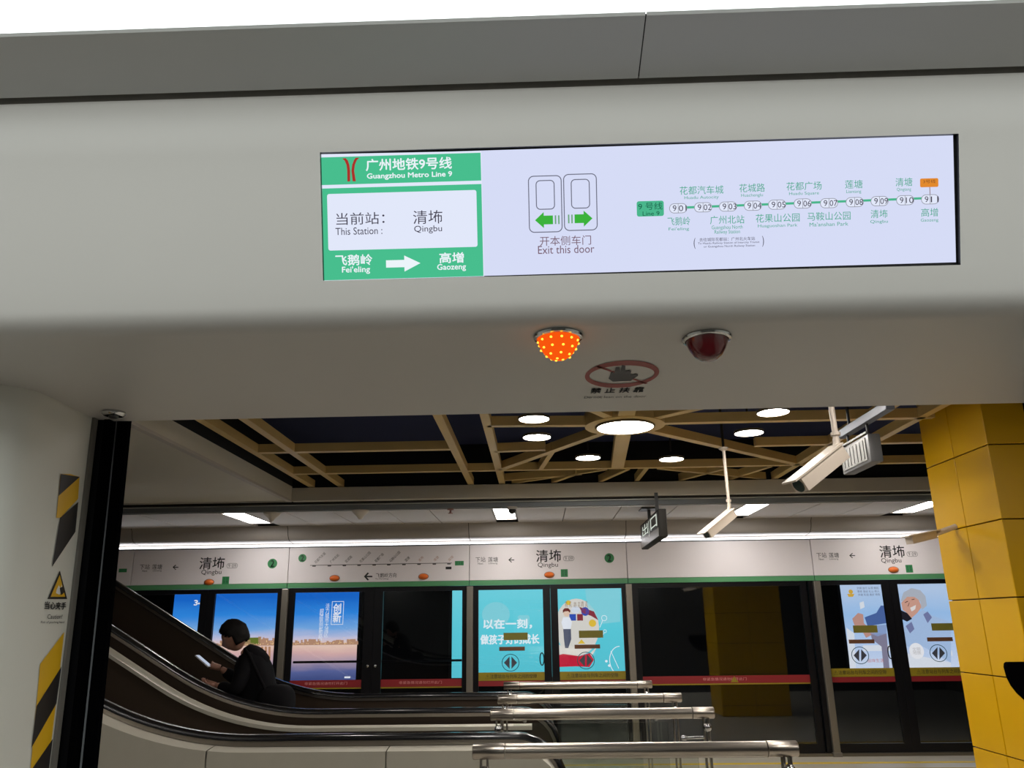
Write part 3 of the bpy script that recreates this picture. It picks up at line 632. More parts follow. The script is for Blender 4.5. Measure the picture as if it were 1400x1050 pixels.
FD().ell(413.5, 763, 5.5, 5.5).build('platform_number_disc', pgreen, fas[2]); FD(2).text('2', 413.5, 763, 4, 7.5, bold=.3).build('platform_number', MATS['disc_ink'], fas[2])
FD().rrect(628, 770, 12, 6).build('green_label', pgreen, fas[2]); FD(2).text('111', 628, 770, 7, 3.5).build('green_label_lettering', MATS['label_dark'], fas[2])
g = FD(); g.text('飞鹅岭方向', 528, 786.5, 28, 6.2).text("To Fei'eling", 522, 791.5, 18, 2.4).rrect(613.3, 776.6, 8, 3.6)
ax, ay = 503.6, 788.2; g.poly([(ax-6, ay), (ax-1, ay-5.5), (ax+1, ay-4.5), (ax-2.2, ay-1), (ax+5.5, ay-1), (ax+5.5, ay+1), (ax-2.2, ay+1), (ax+1, ay+4.5), (ax-1, ay+5.5)]); g.build('direction_lettering', ink, fas[2])

# posts
post_m = mat('post_steel', (146, 140, 130), .38, .75)
for x, lab in ((-5.45, 'steel door post at the far left behind the escalator'), (-3.335, 'steel door post between the two cityscape posters'), (-.89, 'steel door post left of the turquoise posters'), (1.19, 'steel door post right of the turquoise posters'), (3.63, 'steel door post left of the poster with the old man'), (5.72, 'steel door post hidden behind the yellow pillar')):
    t = thing('door_post', lab, 'post', (x, YP, 0), 'steel posts of the far platform doors')
    MB().box(x-.042, x+.042, YP-.06, YP-.004, 0, 2.09, .006).build('shaft', post_m, t)
    MB().box(x-.055, x+.055, YP-.07, YP-.004, 0, .05, .004).build('foot', post_m, t)
o = MB().box(X0, X1, YP-.03, YP+.10, 0, .035).build('door_sill', mat('sill_metal', (120, 112, 96), .4, .6)); struct(o, 'metal sill under the far platform doors')
gl = glass('door_glass', (238, 240, 243), .07)
red_b = mat('warning_red_shaded', (138, 28, 36), .5); yel_b = mat('warning_yellow_shaded', (150, 132, 26), .5)  # both band colours dulled, the shade on the doors put into them
def leaf(x0, x1, lab, kind, name='screen_door', side=0):
    t = thing(name, lab, 'door', ((x0+x1)/2, YP, 0)); S_ = .05
    y0, y1 = YP+.0, YP+.045
    lf, rt = (.06, .06)
    if kind == 'slide': lf, rt = (.105, .097) if side == 0 else (.096, .085)
    elif side: lf, rt = side
    f = MB().box(x0, x0+lf, y0, y1, .04, 2.09).box(x1-rt, x1, y0, y1, .04, 2.09).box(x0+lf, x1-rt, y0, y1, 2.04, 2.09).box(x0+lf, x1-rt, y0, y1, .04, .14).build('frame', dark_fr, t)
    MB().box(x0+lf, x1-rt, YP+.015, YP+.025, .14, 2.04).build('glass', gl, t)
    if kind == 'slide':
        y = YP+.013
        MB().box(x0+lf, x1-rt, y-.001, y, .915, 1.015).build('yellow_band', yel_b, t)
        MB().box(x0+lf, x1-rt, y-.001, y, .85, .912).build('red_band', red_b, t)
        g = MB(); v, f_, _ = glyphs('⚠注意站台与列车之间的空隙'); cx = (x0+x1)/2; g.add([(cx+a*.66, y-.003, .965+b*.055) for a, b in v], f_); g.build('band_lettering', ink, t)
    elif kind == 'fix':
        y = YP+.013
        MB().box(x0+lf, x1-rt, y-.001, y, .855, .945).build('red_band', red_b, t)
        MB().box(x0+lf, x1-rt, y-.002, y-.001, .838, .853).build('yellow_line', yel_b, t)
        g = MB(); v, f_, _ = glyphs('非紧急情况请勿打开此门'); cx = (x0+x1)/2; g.add([(cx+a*.55, y-.003, .905+b*.035) for a, b in v], f_); g.build('band_lettering', mat('band_pale', (226, 150, 150), .5), t)
    return t
def push_bar(t, x0, x1, z=1.165):
    MB().tube([(x0, YP+.06, z), (x1, YP+.06, z)], .014, 8).build('push_bar', bplast, t)
def stick(t, px, cy, ell=True):
    PK = Plane((0, YP+.012, 1), (1, 0, 0), (0, 0, 1)); PK.n = np.array([0, -1., 0])
    g = Decal(PK, .001); g.ring(px, cy, 12, 12, .9); sr_ = g.build('sticker_ring', mat('sticker_teal', (22, 84, 96), .5), t)
    g = Decal(PK, .001); g.poly([(px-9, cy), (px-1.3, cy-8.5), (px-1.3, cy+8.5)]).poly([(px+9, cy), (px+1.3, cy-8.5), (px+1.3, cy+8.5)]); g.build('sticker_arrows', mat('sticker_slate', (72, 76, 90), .5), sr_)
    g = Decal(PK, .001); g.rrect(px+7, cy-36, 33, 10); g.build('olive_label', polive, t)
    g = Decal(PK, .001); g.rrect(px+2, cy-19, 35, 5.5); g.build('brown_label', pbrown, t)
C = [-4.385, .165, 4.58]
sd = {}
for i, c in enumerate(C):
    w = [['left sliding platform door leaf behind the escalator, narrow blue poster strip', 'right sliding platform door leaf behind the escalator rider'], ['left sliding platform door leaf over the turquoise poster with white writing', 'right sliding platform door leaf over the turquoise poster with the boy'], ['left sliding platform door leaf over the raised hand of the poster', 'right sliding platform door leaf over the smiling old man of the poster']][i]
    for k in (0, 1):
        x0, x1 = (c-1.05, c-.001) if k == 0 else (c+.001, c+1.02)
        sd[(i, k)] = leaf(x0, x1, w[k], 'slide', side=k)
        hx = c-.09 if k == 0 else c+.09
MBh = None
stick(sd[(1, 0)], 698, 906); stick(sd[(1, 1)], 801, 903); stick(sd[(2, 0)], 1176, 896); stick(sd[(2, 1)], 1283, 893)
for (i, k), px, py in (((1, 0), 741, 901), ((2, 0), 1217, 892)):
    p = onY(px, py, YP-.02); m = MB(); m.tube([p+np.array([.02*math.cos(a)*1.3, 0, .075*math.sin(a)]) for a in np.linspace(0, 2*PI, 20)], .007, 6, False); m.build('handle_ring', bplast, sd[(i, k)])
e1 = leaf(-3.33, -2.161, 'emergency door leaf over the cityscape poster lettered in white', 'fix', 'emergency_door', (.11, .125))
e2 = leaf(-2.159, -.893, 'dark emergency door leaf with a turquoise poster sliver at its right', 'fix', 'emergency_door', (.12, .10))
push_bar(e1, -3.2, -2.25); push_bar(e2, -2.08, -1.0)
for e_, x in ((e1, -2.21), (e2, -2.11)):
    MB().lathe((x, YP, 1.11), [(.022, 0), (.02, .02), (.01, .03)], 12, ax=(0, -1, 0)).build('door_knob', chrome, e_, 50)
w1 = leaf(1.195, 3.50, 'wide dark glass panel with a red warning band left of the old man poster', 'fix', 'fixed_screen', (.12, .08))
g = MB(); g.flat([(2.42, YP+.010, .865), (2.52, YP+.010, .865), (2.47, YP+.010, .94)]); g.build('warning_triangle', yel_b, w1)
w2 = leaf(5.61, 7.9, 'dark glass panel hidden behind the yellow pillar', 'fix', 'fixed_screen')
w3 = leaf(-7.7, -5.45, 'dark glass panel at the far left behind the escalator', 'fix', 'fixed_screen')

# ================================================================ POSTER LIGHTBOXES on the tunnel wall
YL = 13.6
def pemit(n, c, k=1.0): return emit(n, c, k*1.25)
PB = Plane((0, YL-.004, 1.5), (1, 0, 0), (0, 0, 1)); PB.n = np.array([0, -1., 0])
def grad(name, stops, z0, z1, st=1.0, noise=0):
    st *= 1.3
    m = bpy.data.materials.new(name); m.use_nodes = True; nt = m.node_tree; nt.nodes.clear()
    e = nt.nodes.new('ShaderNodeEmission'); o = nt.nodes.new('ShaderNodeOutputMaterial'); e.inputs[1].default_value = st
    ge = nt.nodes.new('ShaderNodeNewGeometry'); sp = nt.nodes.new('ShaderNodeSeparateXYZ'); mr = nt.nodes.new('ShaderNodeMapRange'); mr.inputs[1].default_value = z0; mr.inputs[2].default_value = z1
    cr = nt.nodes.new('ShaderNodeValToRGB'); nt.links.new(ge.outputs['Position'], sp.inputs[0])
    if noise:
        mp = nt.nodes.new('ShaderNodeMapping'); mp.inputs['Scale'].default_value = (.6, 1, 3.2); n = nt.nodes.new('ShaderNodeTexNoise'); n.inputs['Scale'].default_value = 2.2; n.inputs['Detail'].default_value = 4
        nt.links.new(ge.outputs['Position'], mp.inputs[0]); nt.links.new(mp.outputs[0], n.inputs[0])
        ad = nt.nodes.new('ShaderNodeMath'); ad.operation = 'MULTIPLY_ADD'; ad.inputs[1].default_value = noise; nt.links.new(n.outputs[0], ad.inputs[0]); nt.links.new(sp.outputs[2], ad.inputs[2]); nt.links.new(ad.outputs[0], mr.inputs[0])
    else: nt.links.new(sp.outputs[2], mr.inputs[0])
    nt.links.new(mr.outputs[0], cr.inputs[0]); el = cr.color_ramp.elements
    while len(el) > 1: el.remove(el[-1])
    el[0].position = stops[0][0]; el[0].color = rgb(*stops[0][1])
    for p, c in stops[1:]: q = el.new(p); q.color = rgb(*c)
    nt.links.new(cr.outputs[0], e.inputs[0]); nt.links.new(e.outputs[0], o.inputs[0]); return m
def lightbox(x0, x1, z0, z1, m, lab):
    t = thing('poster_lightbox', lab, 'poster', ((x0+x1)/2, YL, z0), 'backlit posters behind the far doors')
    MB().box(x0-.05, x1+.05, YL, YL+.14, z0-.05, z1+.05, .008).build('frame', bplast, t)
    MB().box(x0, x1, YL-.003, YL, z0, z1).build('print', m, t); return t
def PD(k=1): return Decal(PB, .002*k)
sky = grad('poster_cityscape', [(0, (34, 52, 104)), (.16, (90, 100, 150)), (.28, (186, 160, 170)), (.37, (220, 176, 170)), (.44, (236, 200, 180)), (.53, (206, 200, 220)), (.64, (120, 172, 226)), (.8, (50, 138, 222)), (1, (26, 104, 200))], .76, 2.16, 1.0, .16)
t = lightbox(-6.1, -2.98, .76, 2.16, sky, 'backlit poster of a waterfront city under a blue evening sky')
g = PD(); 
random.seed(7)
x = 253
while x < 487:
    w_ = random.uniform(2, 7); h_ = random.uniform(2, 9)*(1.7 if 350 < x < 385 else 1); base = 884-(x-253)*.012; g.poly([(x, base), (x, base-h_), (x+w_, base-h_), (x+w_, base)]); x += w_*.9
g.build('skyline', pemit('poster_buildings', (196, 150, 120), .9), t)
g = PD(2)
for _ in range(120):
    x = random.uniform(254, 485); g.rrect(x, 883-(x-253)*.012-abs(random.gauss(0, 3.5)), .9, .9)
g.build('city_lights', pemit('poster_lights', (255, 214, 150), 1.1), t)['kind'] = 'stuff'
g = PD(); g.poly([(325, 872), (356, 871.5), (356, 881), (325, 881.5)]); g.build('green_building', pemit('poster_green', (118, 132, 52), .8), t)
g = PD()
for x, h_ in ((347, 40), (352, 46), (357, 52), (362, 38), (367, 28)): g.poly([(x, 884), (x+3, 884), (x+2.6, 884+h_), (x+.4, 884+h_)])
g.build('light_reflection', pemit('poster_gold', (206, 150, 110), .8), t)
g = PD(2); g.text('创\n新', 461, 838, 11, 26, bold=.3); g.outline(461.5, 838, 16.5, 32, .6, .7); g.text('活\n力\n城\n市\n大\n湾\n区', 447, 848, 5.5, 46).text('超\n级\n创\n新\n极', 439, 854, 5.5, 44).text('3', 268, 824, 5, 7, bold=.3).rrect(275, 825, 8, 2); g.rrect(475, 926, 8, 2.4); g.build('white_lettering', pemit('poster_white', (238, 240, 246), 1.0), t)
teal = grad('poster_turquoise', [(0, (92, 200, 212)), (.5, (94, 208, 220)), (1, (116, 216, 226))], .77, 2.16, 1.0)
t = lightbox(-1.42, 1.40, .78, 2.16, teal, 'backlit turquoise poster with white brush writing and a drawn boy')
g = PD(); g.ell(678, 840, 19, 17).rrect(716, 848, 16, 14, 3).poly([(800, 806), (848, 804), (848, 850), (822, 853), (803, 830)]); g.build('pale_shapes', pemit('poster_pale_teal', (138, 218, 226), 1.0), t)
g = PD(2); g.text('以在一刻，', 694, 853, 66, 13, bold=.5).text('做孩子好的成长', 697, 874, 80, 13, bold=.5); g.ring(826, 845, 4, 4, .8).ring(827, 863, 2.4, 2.4, .7).line(824, 848, 820, 858, .8).line(826, 865, 822, 872, .8)
g.ring(848, 903, 15, 20, 1, 90, 270).line(835, 890, 846, 914, .8); g.ell(829, 904, 1.8, 1.8, 10).ell(833, 910, 1.8, 1.8, 10); g.build('white_lettering', pemit('poster_white2', (236, 250, 252), 1.0), t)
g = PD(); g.ell(789, 857, 30, 39).poly([(762, 880), (800, 900), (818, 882), (806, 902), (762, 905)]); g.build('cream_disc', pemit('poster_cream', (232, 226, 214), .95), t)
g = PD(2)
for i, x in enumerate((773, 785, 795)): g.text('亲 子\n时 光', x+4, 827-abs(i-1), 9, 8)
g.build('disc_lettering', pemit('poster_brown', (150, 110, 70), .8), t)
PD(2).ell(777, 824, 3.2, 3.2).ell(810, 852, 5, 5).poly([(790, 880), (795, 874), (800, 880)]).build('yellow_balloon', pemit('poster_yellow', (240, 200, 70), .95), t)
PD(2).ell(800, 836, 5.5, 6).rrect(783, 844, 9, 9).build('blue_balloon', pemit('poster_blue', (60, 90, 190), .9), t)
PD(2).rrect(793, 844, 8, 9).poly([(792, 830), (800, 832), (812, 836), (818, 848), (808, 842), (796, 838)]).build('maroon_shape', pemit('poster_maroon', (150, 60, 70), .9), t)
PD(2).ell(787, 834, 6, 5).build('white_balloon', pemit('poster_offwhite', (226, 232, 240), .95), t)
PD(2).poly([(762, 896), (770, 894), (792, 897), (806, 893), (812, 902), (806, 912), (788, 911), (762, 912)]).build('red_car', pemit('poster_red', (206, 40, 64), .95), t)
g = PD(3); g.ell(774.5, 838, 4.2, 5); g.build('boy_face', pemit('poster_skin', (240, 206, 180), .95), t)
g = PD(4); g.poly([(769.5, 838), (769.5, 834), (772, 831.5), (777, 831.5), (780, 835), (779, 838), (777, 835.5), (772, 836)]); g.build('boy_hair', pemit('poster_hair', (120, 50, 44), .9), t)
g = PD(3); g.poly([(770, 844), (779, 844), (782, 851), (780, 860), (770, 860), (767.5, 851)]); g.build('boy_shirt', pemit('poster_shirt', (240, 242, 246), 1), t)
g = PD(3); g.poly([(770, 860), (780.5, 860), (781, 874), (777, 886), (772.5, 886), (771, 874)]); g.build('boy_trousers', pemit('poster_slate', (96, 100, 118), .9), t)
pale = grad('poster_sky', [(0, (216, 224, 236)), (.3, (190, 208, 236)), (.7, (158, 194, 232)), (1, (186, 206, 232))], .84, 2.17, 1.0, .2)
t = lightbox(4.97, 8.0, .85, 2.16, pale, 'backlit poster of a smiling grey haired man with a phone under a light sky')
g = PD(); g.poly([(1157, 858), (1168, 866), (1170, 914), (1162, 914)]).rrect(1200, 886, 40, 8).rrect(1290, 893, 24, 7).poly([(1236, 915), (1236, 892), (1300, 906), (1300, 915)]); g.build('cloud_shapes', pemit('poster_cloud', (232, 236, 242), .95), t)
g = PD(2); g.poly([(1173, 838), (1165, 846), (1169, 858), (1178, 862), (1184, 872), (1196, 866), (1181, 852), (1180, 840)]); g.build('raised_arm', pemit('poster_arm', (206, 156, 140), .9), t)
g = PD(3); g.poly([(1175, 824), (1180.5, 822), (1182, 830), (1176, 833)]); g.build('phone', pemit('poster_phone', (232, 236, 240), .95), t)
g = PD(2); g.poly([(1182, 844), (1198, 838), (1204, 828), (1212, 828), (1212, 852), (1186, 856)]); g.build('blue_cap', pemit('poster_capblue', (84, 112, 172), .85), t)
g = PD(2); g.poly([(1184, 856), (1212, 854), (1212, 866), (1200, 870), (1190, 866)]); g.build('cap_band', pemit('poster_band', (150, 172, 214), .9), t)
g = PD(2); g.poly([(1190, 866), (1212, 866), (1216, 914), (1208, 914), (1205, 884), (1192, 874)]); g.build('grey_sleeve', pemit('poster_sleeve', (150, 144, 166), .8), t)
g = PD(2); g.poly([(1232, 824), (1240, 816), (1250, 815), (1256, 820), (1260, 830), (1254, 838), (1246, 845), (1240, 838), (1234, 834)]); g.build('man_face', pemit('poster_face', (222, 168, 146), .9), t)
g = PD(3); g.poly([(1231, 822), (1235, 810), (1246, 804), (1258, 807), (1265, 815), (1267, 828), (1260, 834), (1258, 822), (1250, 816), (1240, 816), (1234, 822)]); g.build('grey_hair', pemit('poster_greyhair', (190, 194, 202), .9), t)
g = PD(4); g.poly([(1244, 831), (1252, 827), (1251, 833), (1246, 836)]); g.build('smile', pemit('poster_teeth', (244, 236, 230), .9), t)
g = PD(4); g.line(1237, 824, 1241, 822, .9); g.line(1246, 820, 1250, 819, .9); g.line(1243, 824, 1241, 829, .7); g.build('facial_lines', pemit('poster_line', (90, 58, 52), .7), t)
g = PD(2); g.poly([(1231, 834), (1240, 838), (1247, 846), (1240, 850), (1232, 846)]); g.build('dark_collar', pemit('poster_black', (46, 44, 54), .6), t)
g = PD(2); g.poly([(1250, 842), (1262, 834), (1275, 842), (1300, 850), (1300, 906), (1262, 884), (1240, 884), (1234, 860)]); g.build('light_shirt', pemit('poster_lshirt', (176, 200, 232), .95), t)
g = PD(3); g.poly([(1262, 840), (1268, 836), (1274, 844), (1268, 852)]).poly([(1238, 856), (1246, 850), (1250, 860), (1244, 866)]); g.build('shirt_fold', pemit('poster_fold', (130, 136, 178), .85), t)
g = PD(3); g.ell(1253, 890, 10, 11); g.build('white_roundel', pemit('poster_round', (242, 240, 240), 1), t)
g = PD(4); g.text('文明\n地铁', 1253, 890, 11, 10); g.build('roundel_lettering', pemit('poster_grey', (196, 190, 190), .9), t)
g = PD(3); g.text('文明 出行 从我 做起', 1186, 804, 30, 3.2).text('尊老 爱幼 礼让 他人', 1187, 808.5, 30, 3.2).text('共建 和谐 美好 地铁', 1188, 813, 30, 3.2); g.build('small_lettering', pemit('poster_ink', (110, 116, 136), .8), t)
g = PD(3); g.text('品味生活', 1197, 903, 22, 5); g.build('red_lettering', pemit('poster_redink', (214, 120, 110), .9), t)
g = PD(3); g.ell(1163, 809, 3, 3).poly([(1158, 812), (1168, 812), (1166, 816), (1160, 816)]); g.build('yellow_emblem', pemit('poster_yel2', (226, 180, 70), .9), t)

# ================================================================ YELLOW PILLAR
PX0, PX1, PY0, PY1 = 3.20, 4.40, 5.59, 6.51
t = thing('tiled_pillar', 'large pillar clad in glossy yellow square tiles at the right', 'pillar', (3.8, 6.05, 0))
MB().box(PX0+.02, PX1-.02, PY0+.02, PY1-.02, 0, 3.60).build('core', mat('tile_joint', (60, 40, 12), .8), t)
zj = [0, .18, .70, 1.22, 1.743, 2.262, 2.785, 3.305, 3.60]; G = .004
me_cache = {}
for a, b in zip(zj[:-1], zj[1:]):
    for y0, y1 in ((PY0, 6.06), (6.06, PY1)):
        MB().box(PX0, PX0+.02, y0+G, y1-G, a+G, b-G, .003).build('tile', tile_m, t)
        MB().box(PX1-.02, PX1, y0+G, y1-G, a+G, b-G, .003).build('tile', tile_m, t)
    for x0, x1 in ((PX0, 3.8), (3.8, PX1)):
        MB().box(x0+(.0 if x0 > PX0 else .001)+G*(x0 > PX0), x1-G, PY0-.002, PY0+.018, a+G, b-G, .003).build('tile', tile_m, t)
        MB().box(x0+G, x1-G, PY1-.018, PY1+.002, a+G, b-G, .003).build('tile', tile_m, t)
# black rounded hood mounted at the pillar front
c = onY(1400, 905, 5.30)
t = thing('black_hood', 'black rounded object at the right frame edge in front of the yellow pillar', 'fitting', (c[0]+.1, 5.4, 1.2))
pts2 = []
w_, h_ = .50, .40; xx0 = onY(1373, 905, 5.35)[0]; zt = onY(1385, 905, 5.35)[2]
pts2 = [(xx0+.02, zt), (xx0+.006, zt-.008), (xx0, zt-.03)]
for k in range(1, 9):
    a = PI+(PI/2)*k/8; pts2.append((xx0+.30+.30*math.cos(a), zt-.04+.26*math.sin(a)))
pts2 += [(xx0+.34, zt-.30), (xx0+.6, zt-.25), (xx0+.6, zt)]
MB().prism(pts2, 'y', 5.33, 5.37).build('shell', rubber, t)
MB().box(xx0+.35, xx0+.55, 5.37, PY0-.004, zt-.2, zt-.05).build('bracket', dark_fr, t)

# ================================================================ ESCALATORS
XS, RR = -1.66, 2.2; XE = .14
def lift(x):
    if x >= XS: return 0.0
    dx = XS-x
    if dx <= RR*.5: return RR-math.sqrt(RR*RR-dx*dx)
    return RR*(1-math.cos(PI/6))+(dx-RR*.5)*math.tan(PI/6)
XLs = [-7.2]+list(np.linspace(-2.77, XS, 12))
def curve_pts(x1, extra=()): return XLs+[x for x in np.linspace(XS+.3, x1, 5)]
def wallstrip(name, m, parent, xs, zl, zu, y0, y1, smooth=0):
    mb = MB(); n = len(xs)
    A = [(x, y0, zu+lift(x)) for x in xs]; B = [(x, y0, max(zl+lift(x), -5)) for x in xs]; C_ = [(x, y1, zu+lift(x)) for x in xs]; D_ = [(x, y1, zl+lift(x)) for x in xs]
    mb.strip(A, B); mb.strip(C_, D_); mb.strip(A, C_); mb.strip(B, D_)
    mb.flat([A[0], B[0], D_[0], C_[0]]); mb.flat([A[-1], B[-1], D_[-1], C_[-1]])
    return mb.build(name, m, parent, smooth)
def handrail(t, Y, z=1.0, xe=XE, r=.28):
    path = [(x, Y, z+lift(x)) for x in curve_pts(xe-r)]
    path += [(xe-r+r*math.sin(a), Y, z-r+r*math.cos(a)) for a in np.linspace(.2, PI, 12)]
    path += [(xe-r-.12, Y, z-2*r)]
    # oval belt section
    prof_ = [(-.038, -.012), (-.036, .008), (-.024, .020), (.024, .020), (.036, .008), (.038, -.012), (.024, -.018), (-.024, -.018)]
    mb = MB(); rings = []; P = [np.array(p) for p in path]
    for i, p in enumerate(P):
        tt = P[min(i+1, len(P)-1)]-P[max(i-1, 0)]; tt /= np.linalg.norm(tt); b = np.array([0, 1., 0]); nn = np.cross(b, tt); nn = -nn if False else nn
        nn = np.array([-tt[2], 0, tt[0]])
        rings.append([p+b*q[0]+nn*q[1] for q in prof_])
    n = len(prof_); vs = [q for r_ in rings for q in r_]
    mb.add(vs, [(i*n+k, i*n+(k+1) % n, (i+1)*n+(k+1) % n, (i+1)*n+k) for i in range(len(P)-1) for k in range(n)])
    hr = mb.build('handrail', mat('handrail_rubber', (16, 16, 18), .22, coat=.3), t, 50)
    # thin steel guide under the belt
    P2 = path[:-1]; rings = []
    A = [np.array(p)+np.array([0, -.024, 0]) for p in P2]; 
    g = MB(); 
    for sy in (-.026, .026):
        a = []; b2 = []
        for i, p in enumerate(P2):
            q0 = np.array(P2[max(i-1, 0)]); q1 = np.array(P2[min(i+1, len(P2)-1)]); tt = (q1-q0)/np.linalg.norm(q1-q0); nn = np.array([-tt[2], 0, tt[0]])
            a.append(np.array(p)+np.array([0, sy, 0])-nn*.017); b2.append(np.array(p)+np.array([0, sy, 0])-nn*.04)
        g.strip(a, b2)
    g.build('belt_guide', steel, hr, 50)
def balustrade(t, Y, m, z1=.965, z0=.30, xe=XE-.03, r=.26, name='balustrade_panel'):
    # solid panel with a half round newel end
    xs = curve_pts(xe-r); up = [(x, z1+lift(x)) for x in xs]+[(xe-r+r*math.sin(a), z1-r+r*math.cos(a)) for a in np.linspace(.25, PI/2, 6)]+[(xe, z0)]
    lo = [(x, z0+lift(x)) for x in xs]+[(x, z0) for x, z in up[len(xs):]]
    mb = MB()
    for sy in (-.014, .014): mb.strip([(x, Y+sy, z) for x, z in up], [(x, Y+sy, z) for x, z in lo])
    mb.strip([(x, Y-.014, z) for x, z in up], [(x, Y+.014, z) for x, z in up])
    return mb.build(name, m, t, 30)
def escalator(ya, yb, lab, near_m, both=True):
    t = thing('escalator', lab, 'escalator', (-.6, (ya+yb)/2, 0), 'escalators rising to the left')
    handrail(t, ya); balustrade(t, ya, near_m)
    if both: handrail(t, yb); balustrade(t, yb, steel_dark_refl)
    xs = curve_pts(XE+.0)
    # outer decks and skirts
    wallstrip('outer_deck', steel_m, t, xs, .285, .31, ya-.16, ya+.10, 30)
    wallstrip('inner_deck', steel_m, t, xs, .285, .31, yb-.10, yb+.10, 30)
    wallstrip('skirt', steel_dark_refl, t, xs, -.06, .284, ya+.10, ya+.115, 30); wallstrip('skirt', steel_dark_refl, t, xs, -.06, .284, yb-.115, yb-.10, 30)
    x = -.9; k = 0
    while x > -5.6:
        z = lift(x-.2)*1.0+.02
        if lift(x-.2) < .02: z = .012
        MB().box(x-.4, x, ya+.12, yb-.12, z-.18, z).build('step', mat('step_metal', (70, 68, 66), .45, .7), t); x -= .4; k += 1
    MB().box(-.9, XE+.5, ya+.12, yb-.12, -.005, .012).build('landing_plate', steel_m, t)
    return t
tA = escalator(4.93, 6.04, 'nearer escalator with bright steel side cladding, rising to the left', steel_m, both=False)
# exterior cladding of the nearer escalator in panels
jx = [-7.2, -5.2, -4.0, -2.62, -1.87, -.86, XE]
for a, b in zip(jx[:-1], jx[1:]):
    xs = [a+.003]+[x for x in curve_pts(XE) if a+.02 < x < b-.02]+[b-.003]
    mb = MB(); up = [(x, 4.78, .945+lift(x)) for x in xs]
    if b == XE: up = [p for p in up if p[0] < XE-.25]+[(XE-.28+.26*math.sin(q), 4.78, .945-.26+.26*math.cos(q)) for q in np.linspace(.3, PI/2, 6)]
    lo = [(p[0], 4.78, max(0, lift(p[0])-.55) if p[0] < -3 else 0) for p in up]
    mb.strip(up, lo); mb.strip(up, [(p[0], 4.90, p[2]+.012) for p in up]); mb.build('cladding_panel', steel_m, tA, 30)
# far side of the nearer escalator: steel wall coloured for dark reflections with a rounded steel deck
xs = curve_pts(XE-.2)
wallstrip('inner_wall', steel_dark_refl, tA, xs, .3, .90, 6.06, 6.08, 30)
wallstrip('steel_ledge', steel_m, tA, xs, .90, .925, 6.02, 6.17, 30)
tB = escalator(6.35, 7.70, 'farther escalator carrying the rider in black, steel balustrade coloured for dark reflections', steel_dark_refl)

# ================================================================ QUEUE BARRIERS
def barrier(Y, lab, post_double=True, xl=-.29, xr=1.07, zt=1.10):
    t = thing('queue_barrier', lab, 'barrier', ((xl+xr)/2, Y, 0), 'steel and glass queue barriers'); r = .031
    MB().tube([(xl+.14, Y, zt), (xr-.13, Y, zt)], r, 20).build('top_rail', steel, t, 50)
    for a, b in ((xl, xl+.136), (xr, xr-.126)):
        MB().tube([(a, Y, zt), (a+(.004 if a < b else -.004), Y, zt), (b, Y, zt)], [r*.93, r*1.04, r*1.04], 20).build('rail_end', steel, t, 50)
    for x in (xl+.05, xr-.05):
        for s_ in (-.014, .014): po = MB().box(x+s_-.0045, x+s_+.0045, Y-.02, Y+.02, 0, zt-.02).build('post', steel, t)
        MB().lathe((x, Y-.035, zt-.075), [(.004, -.02), (.018, -.016), (.024, 0), (.018, .016), (.004, .02)], 14, ax=(0, -1, 0)).build('knuckle', chrome, po, 60)
        e = 1 if x < .3 else -1
        a = np.array([x+e*.02, Y-.02, zt-.13]); b = a+np.array([e*.12, 0, -.004])
        m = MB().tube([a, b], .008, 10)
        m.lathe(b, [(.003, -.018), (.015, -.012), (.019, 0), (.015, .012), (.003, .018)], 12, ax=(e, 0, 0)); m.build('glass_clamp', chrome, t, 60)
        MB().box(x-.05, x+.05, Y-.05, Y+.05, 0, .012, .003).build('base_plate', steel, t)
    MB().box(xl+.11, xr-.11, Y-.005, Y+.005, .12, zt-.16).build('glass_panel', glass('barrier_glass', (244, 246, 244), .05), t)
for Y, lab, a, b in ((3.66, 'nearest and thickest steel queue barrier, at the bottom edge', -.29, 1.075), (5.05, 'second nearest steel queue barrier', -.295, 1.02), (6.04, 'third steel queue barrier, just behind the second', -.30, 1.0), (7.30, 'farthest and smallest steel queue barrier, in front of the turquoise posters', -.31, .965)):
    barrier(Y, lab, xl=a, xr=b)

# ================================================================ PERSON on the farther escalator
def skin(name, verts, edges, radii, m, parent, sub=2, root=0):
    me = bpy.data.meshes.new(name); bm = bmesh.new(); ly = bm.verts.layers.skin.verify(); off = Vector(parent_loc(parent)); V = []
    for v, r in zip(verts, radii):
        q = bm.verts.new(Vector(v)-off); rr = r if isinstance(r, tuple) else (r, r); q[ly].radius = rr; V.append(q)
    V[root][ly].use_root = True
    for a, b in edges: bm.edges.new((V[a], V[b]))
    bm.to_mesh(me); bm.free()
    o = bpy.data.objects.new(name, me); COL.objects.link(o)
    s_ = o.modifiers.new('s', 'SKIN'); s_.use_smooth_shade = True; q = o.modifiers.new('u', 'SUBSURF'); q.levels = sub; q.render_levels = sub
    bpy.context.view_layer.update()
    m2 = bpy.data.meshes.new_from_object(o.evaluated_get(bpy.context.evaluated_depsgraph_get())); m2.name = name
    o.modifiers.clear(); o.data = m2; m2.materials.clear(); m2.materials.append(m)
    for p in m2.polygons: p.use_smooth = True
    o.parent = parent; return o
FX_, FY_, FZ = -2.42, 7.0, lift(-2.62)+.02
t = thing('person', 'person in black hooded jacket looking down at a phone on the escalator', 'person', (FX_, FY_, FZ))
sk = mat('skin_tone', (170, 124, 104), .55); blk = mat('black_cloth', (13, 12, 15), .9, spec=.15); hairm = mat('hair_black', (14, 11, 10), .7, spec=.2)
trm = mat('trousers_black', (13, 13, 15), .9, spec=.15)
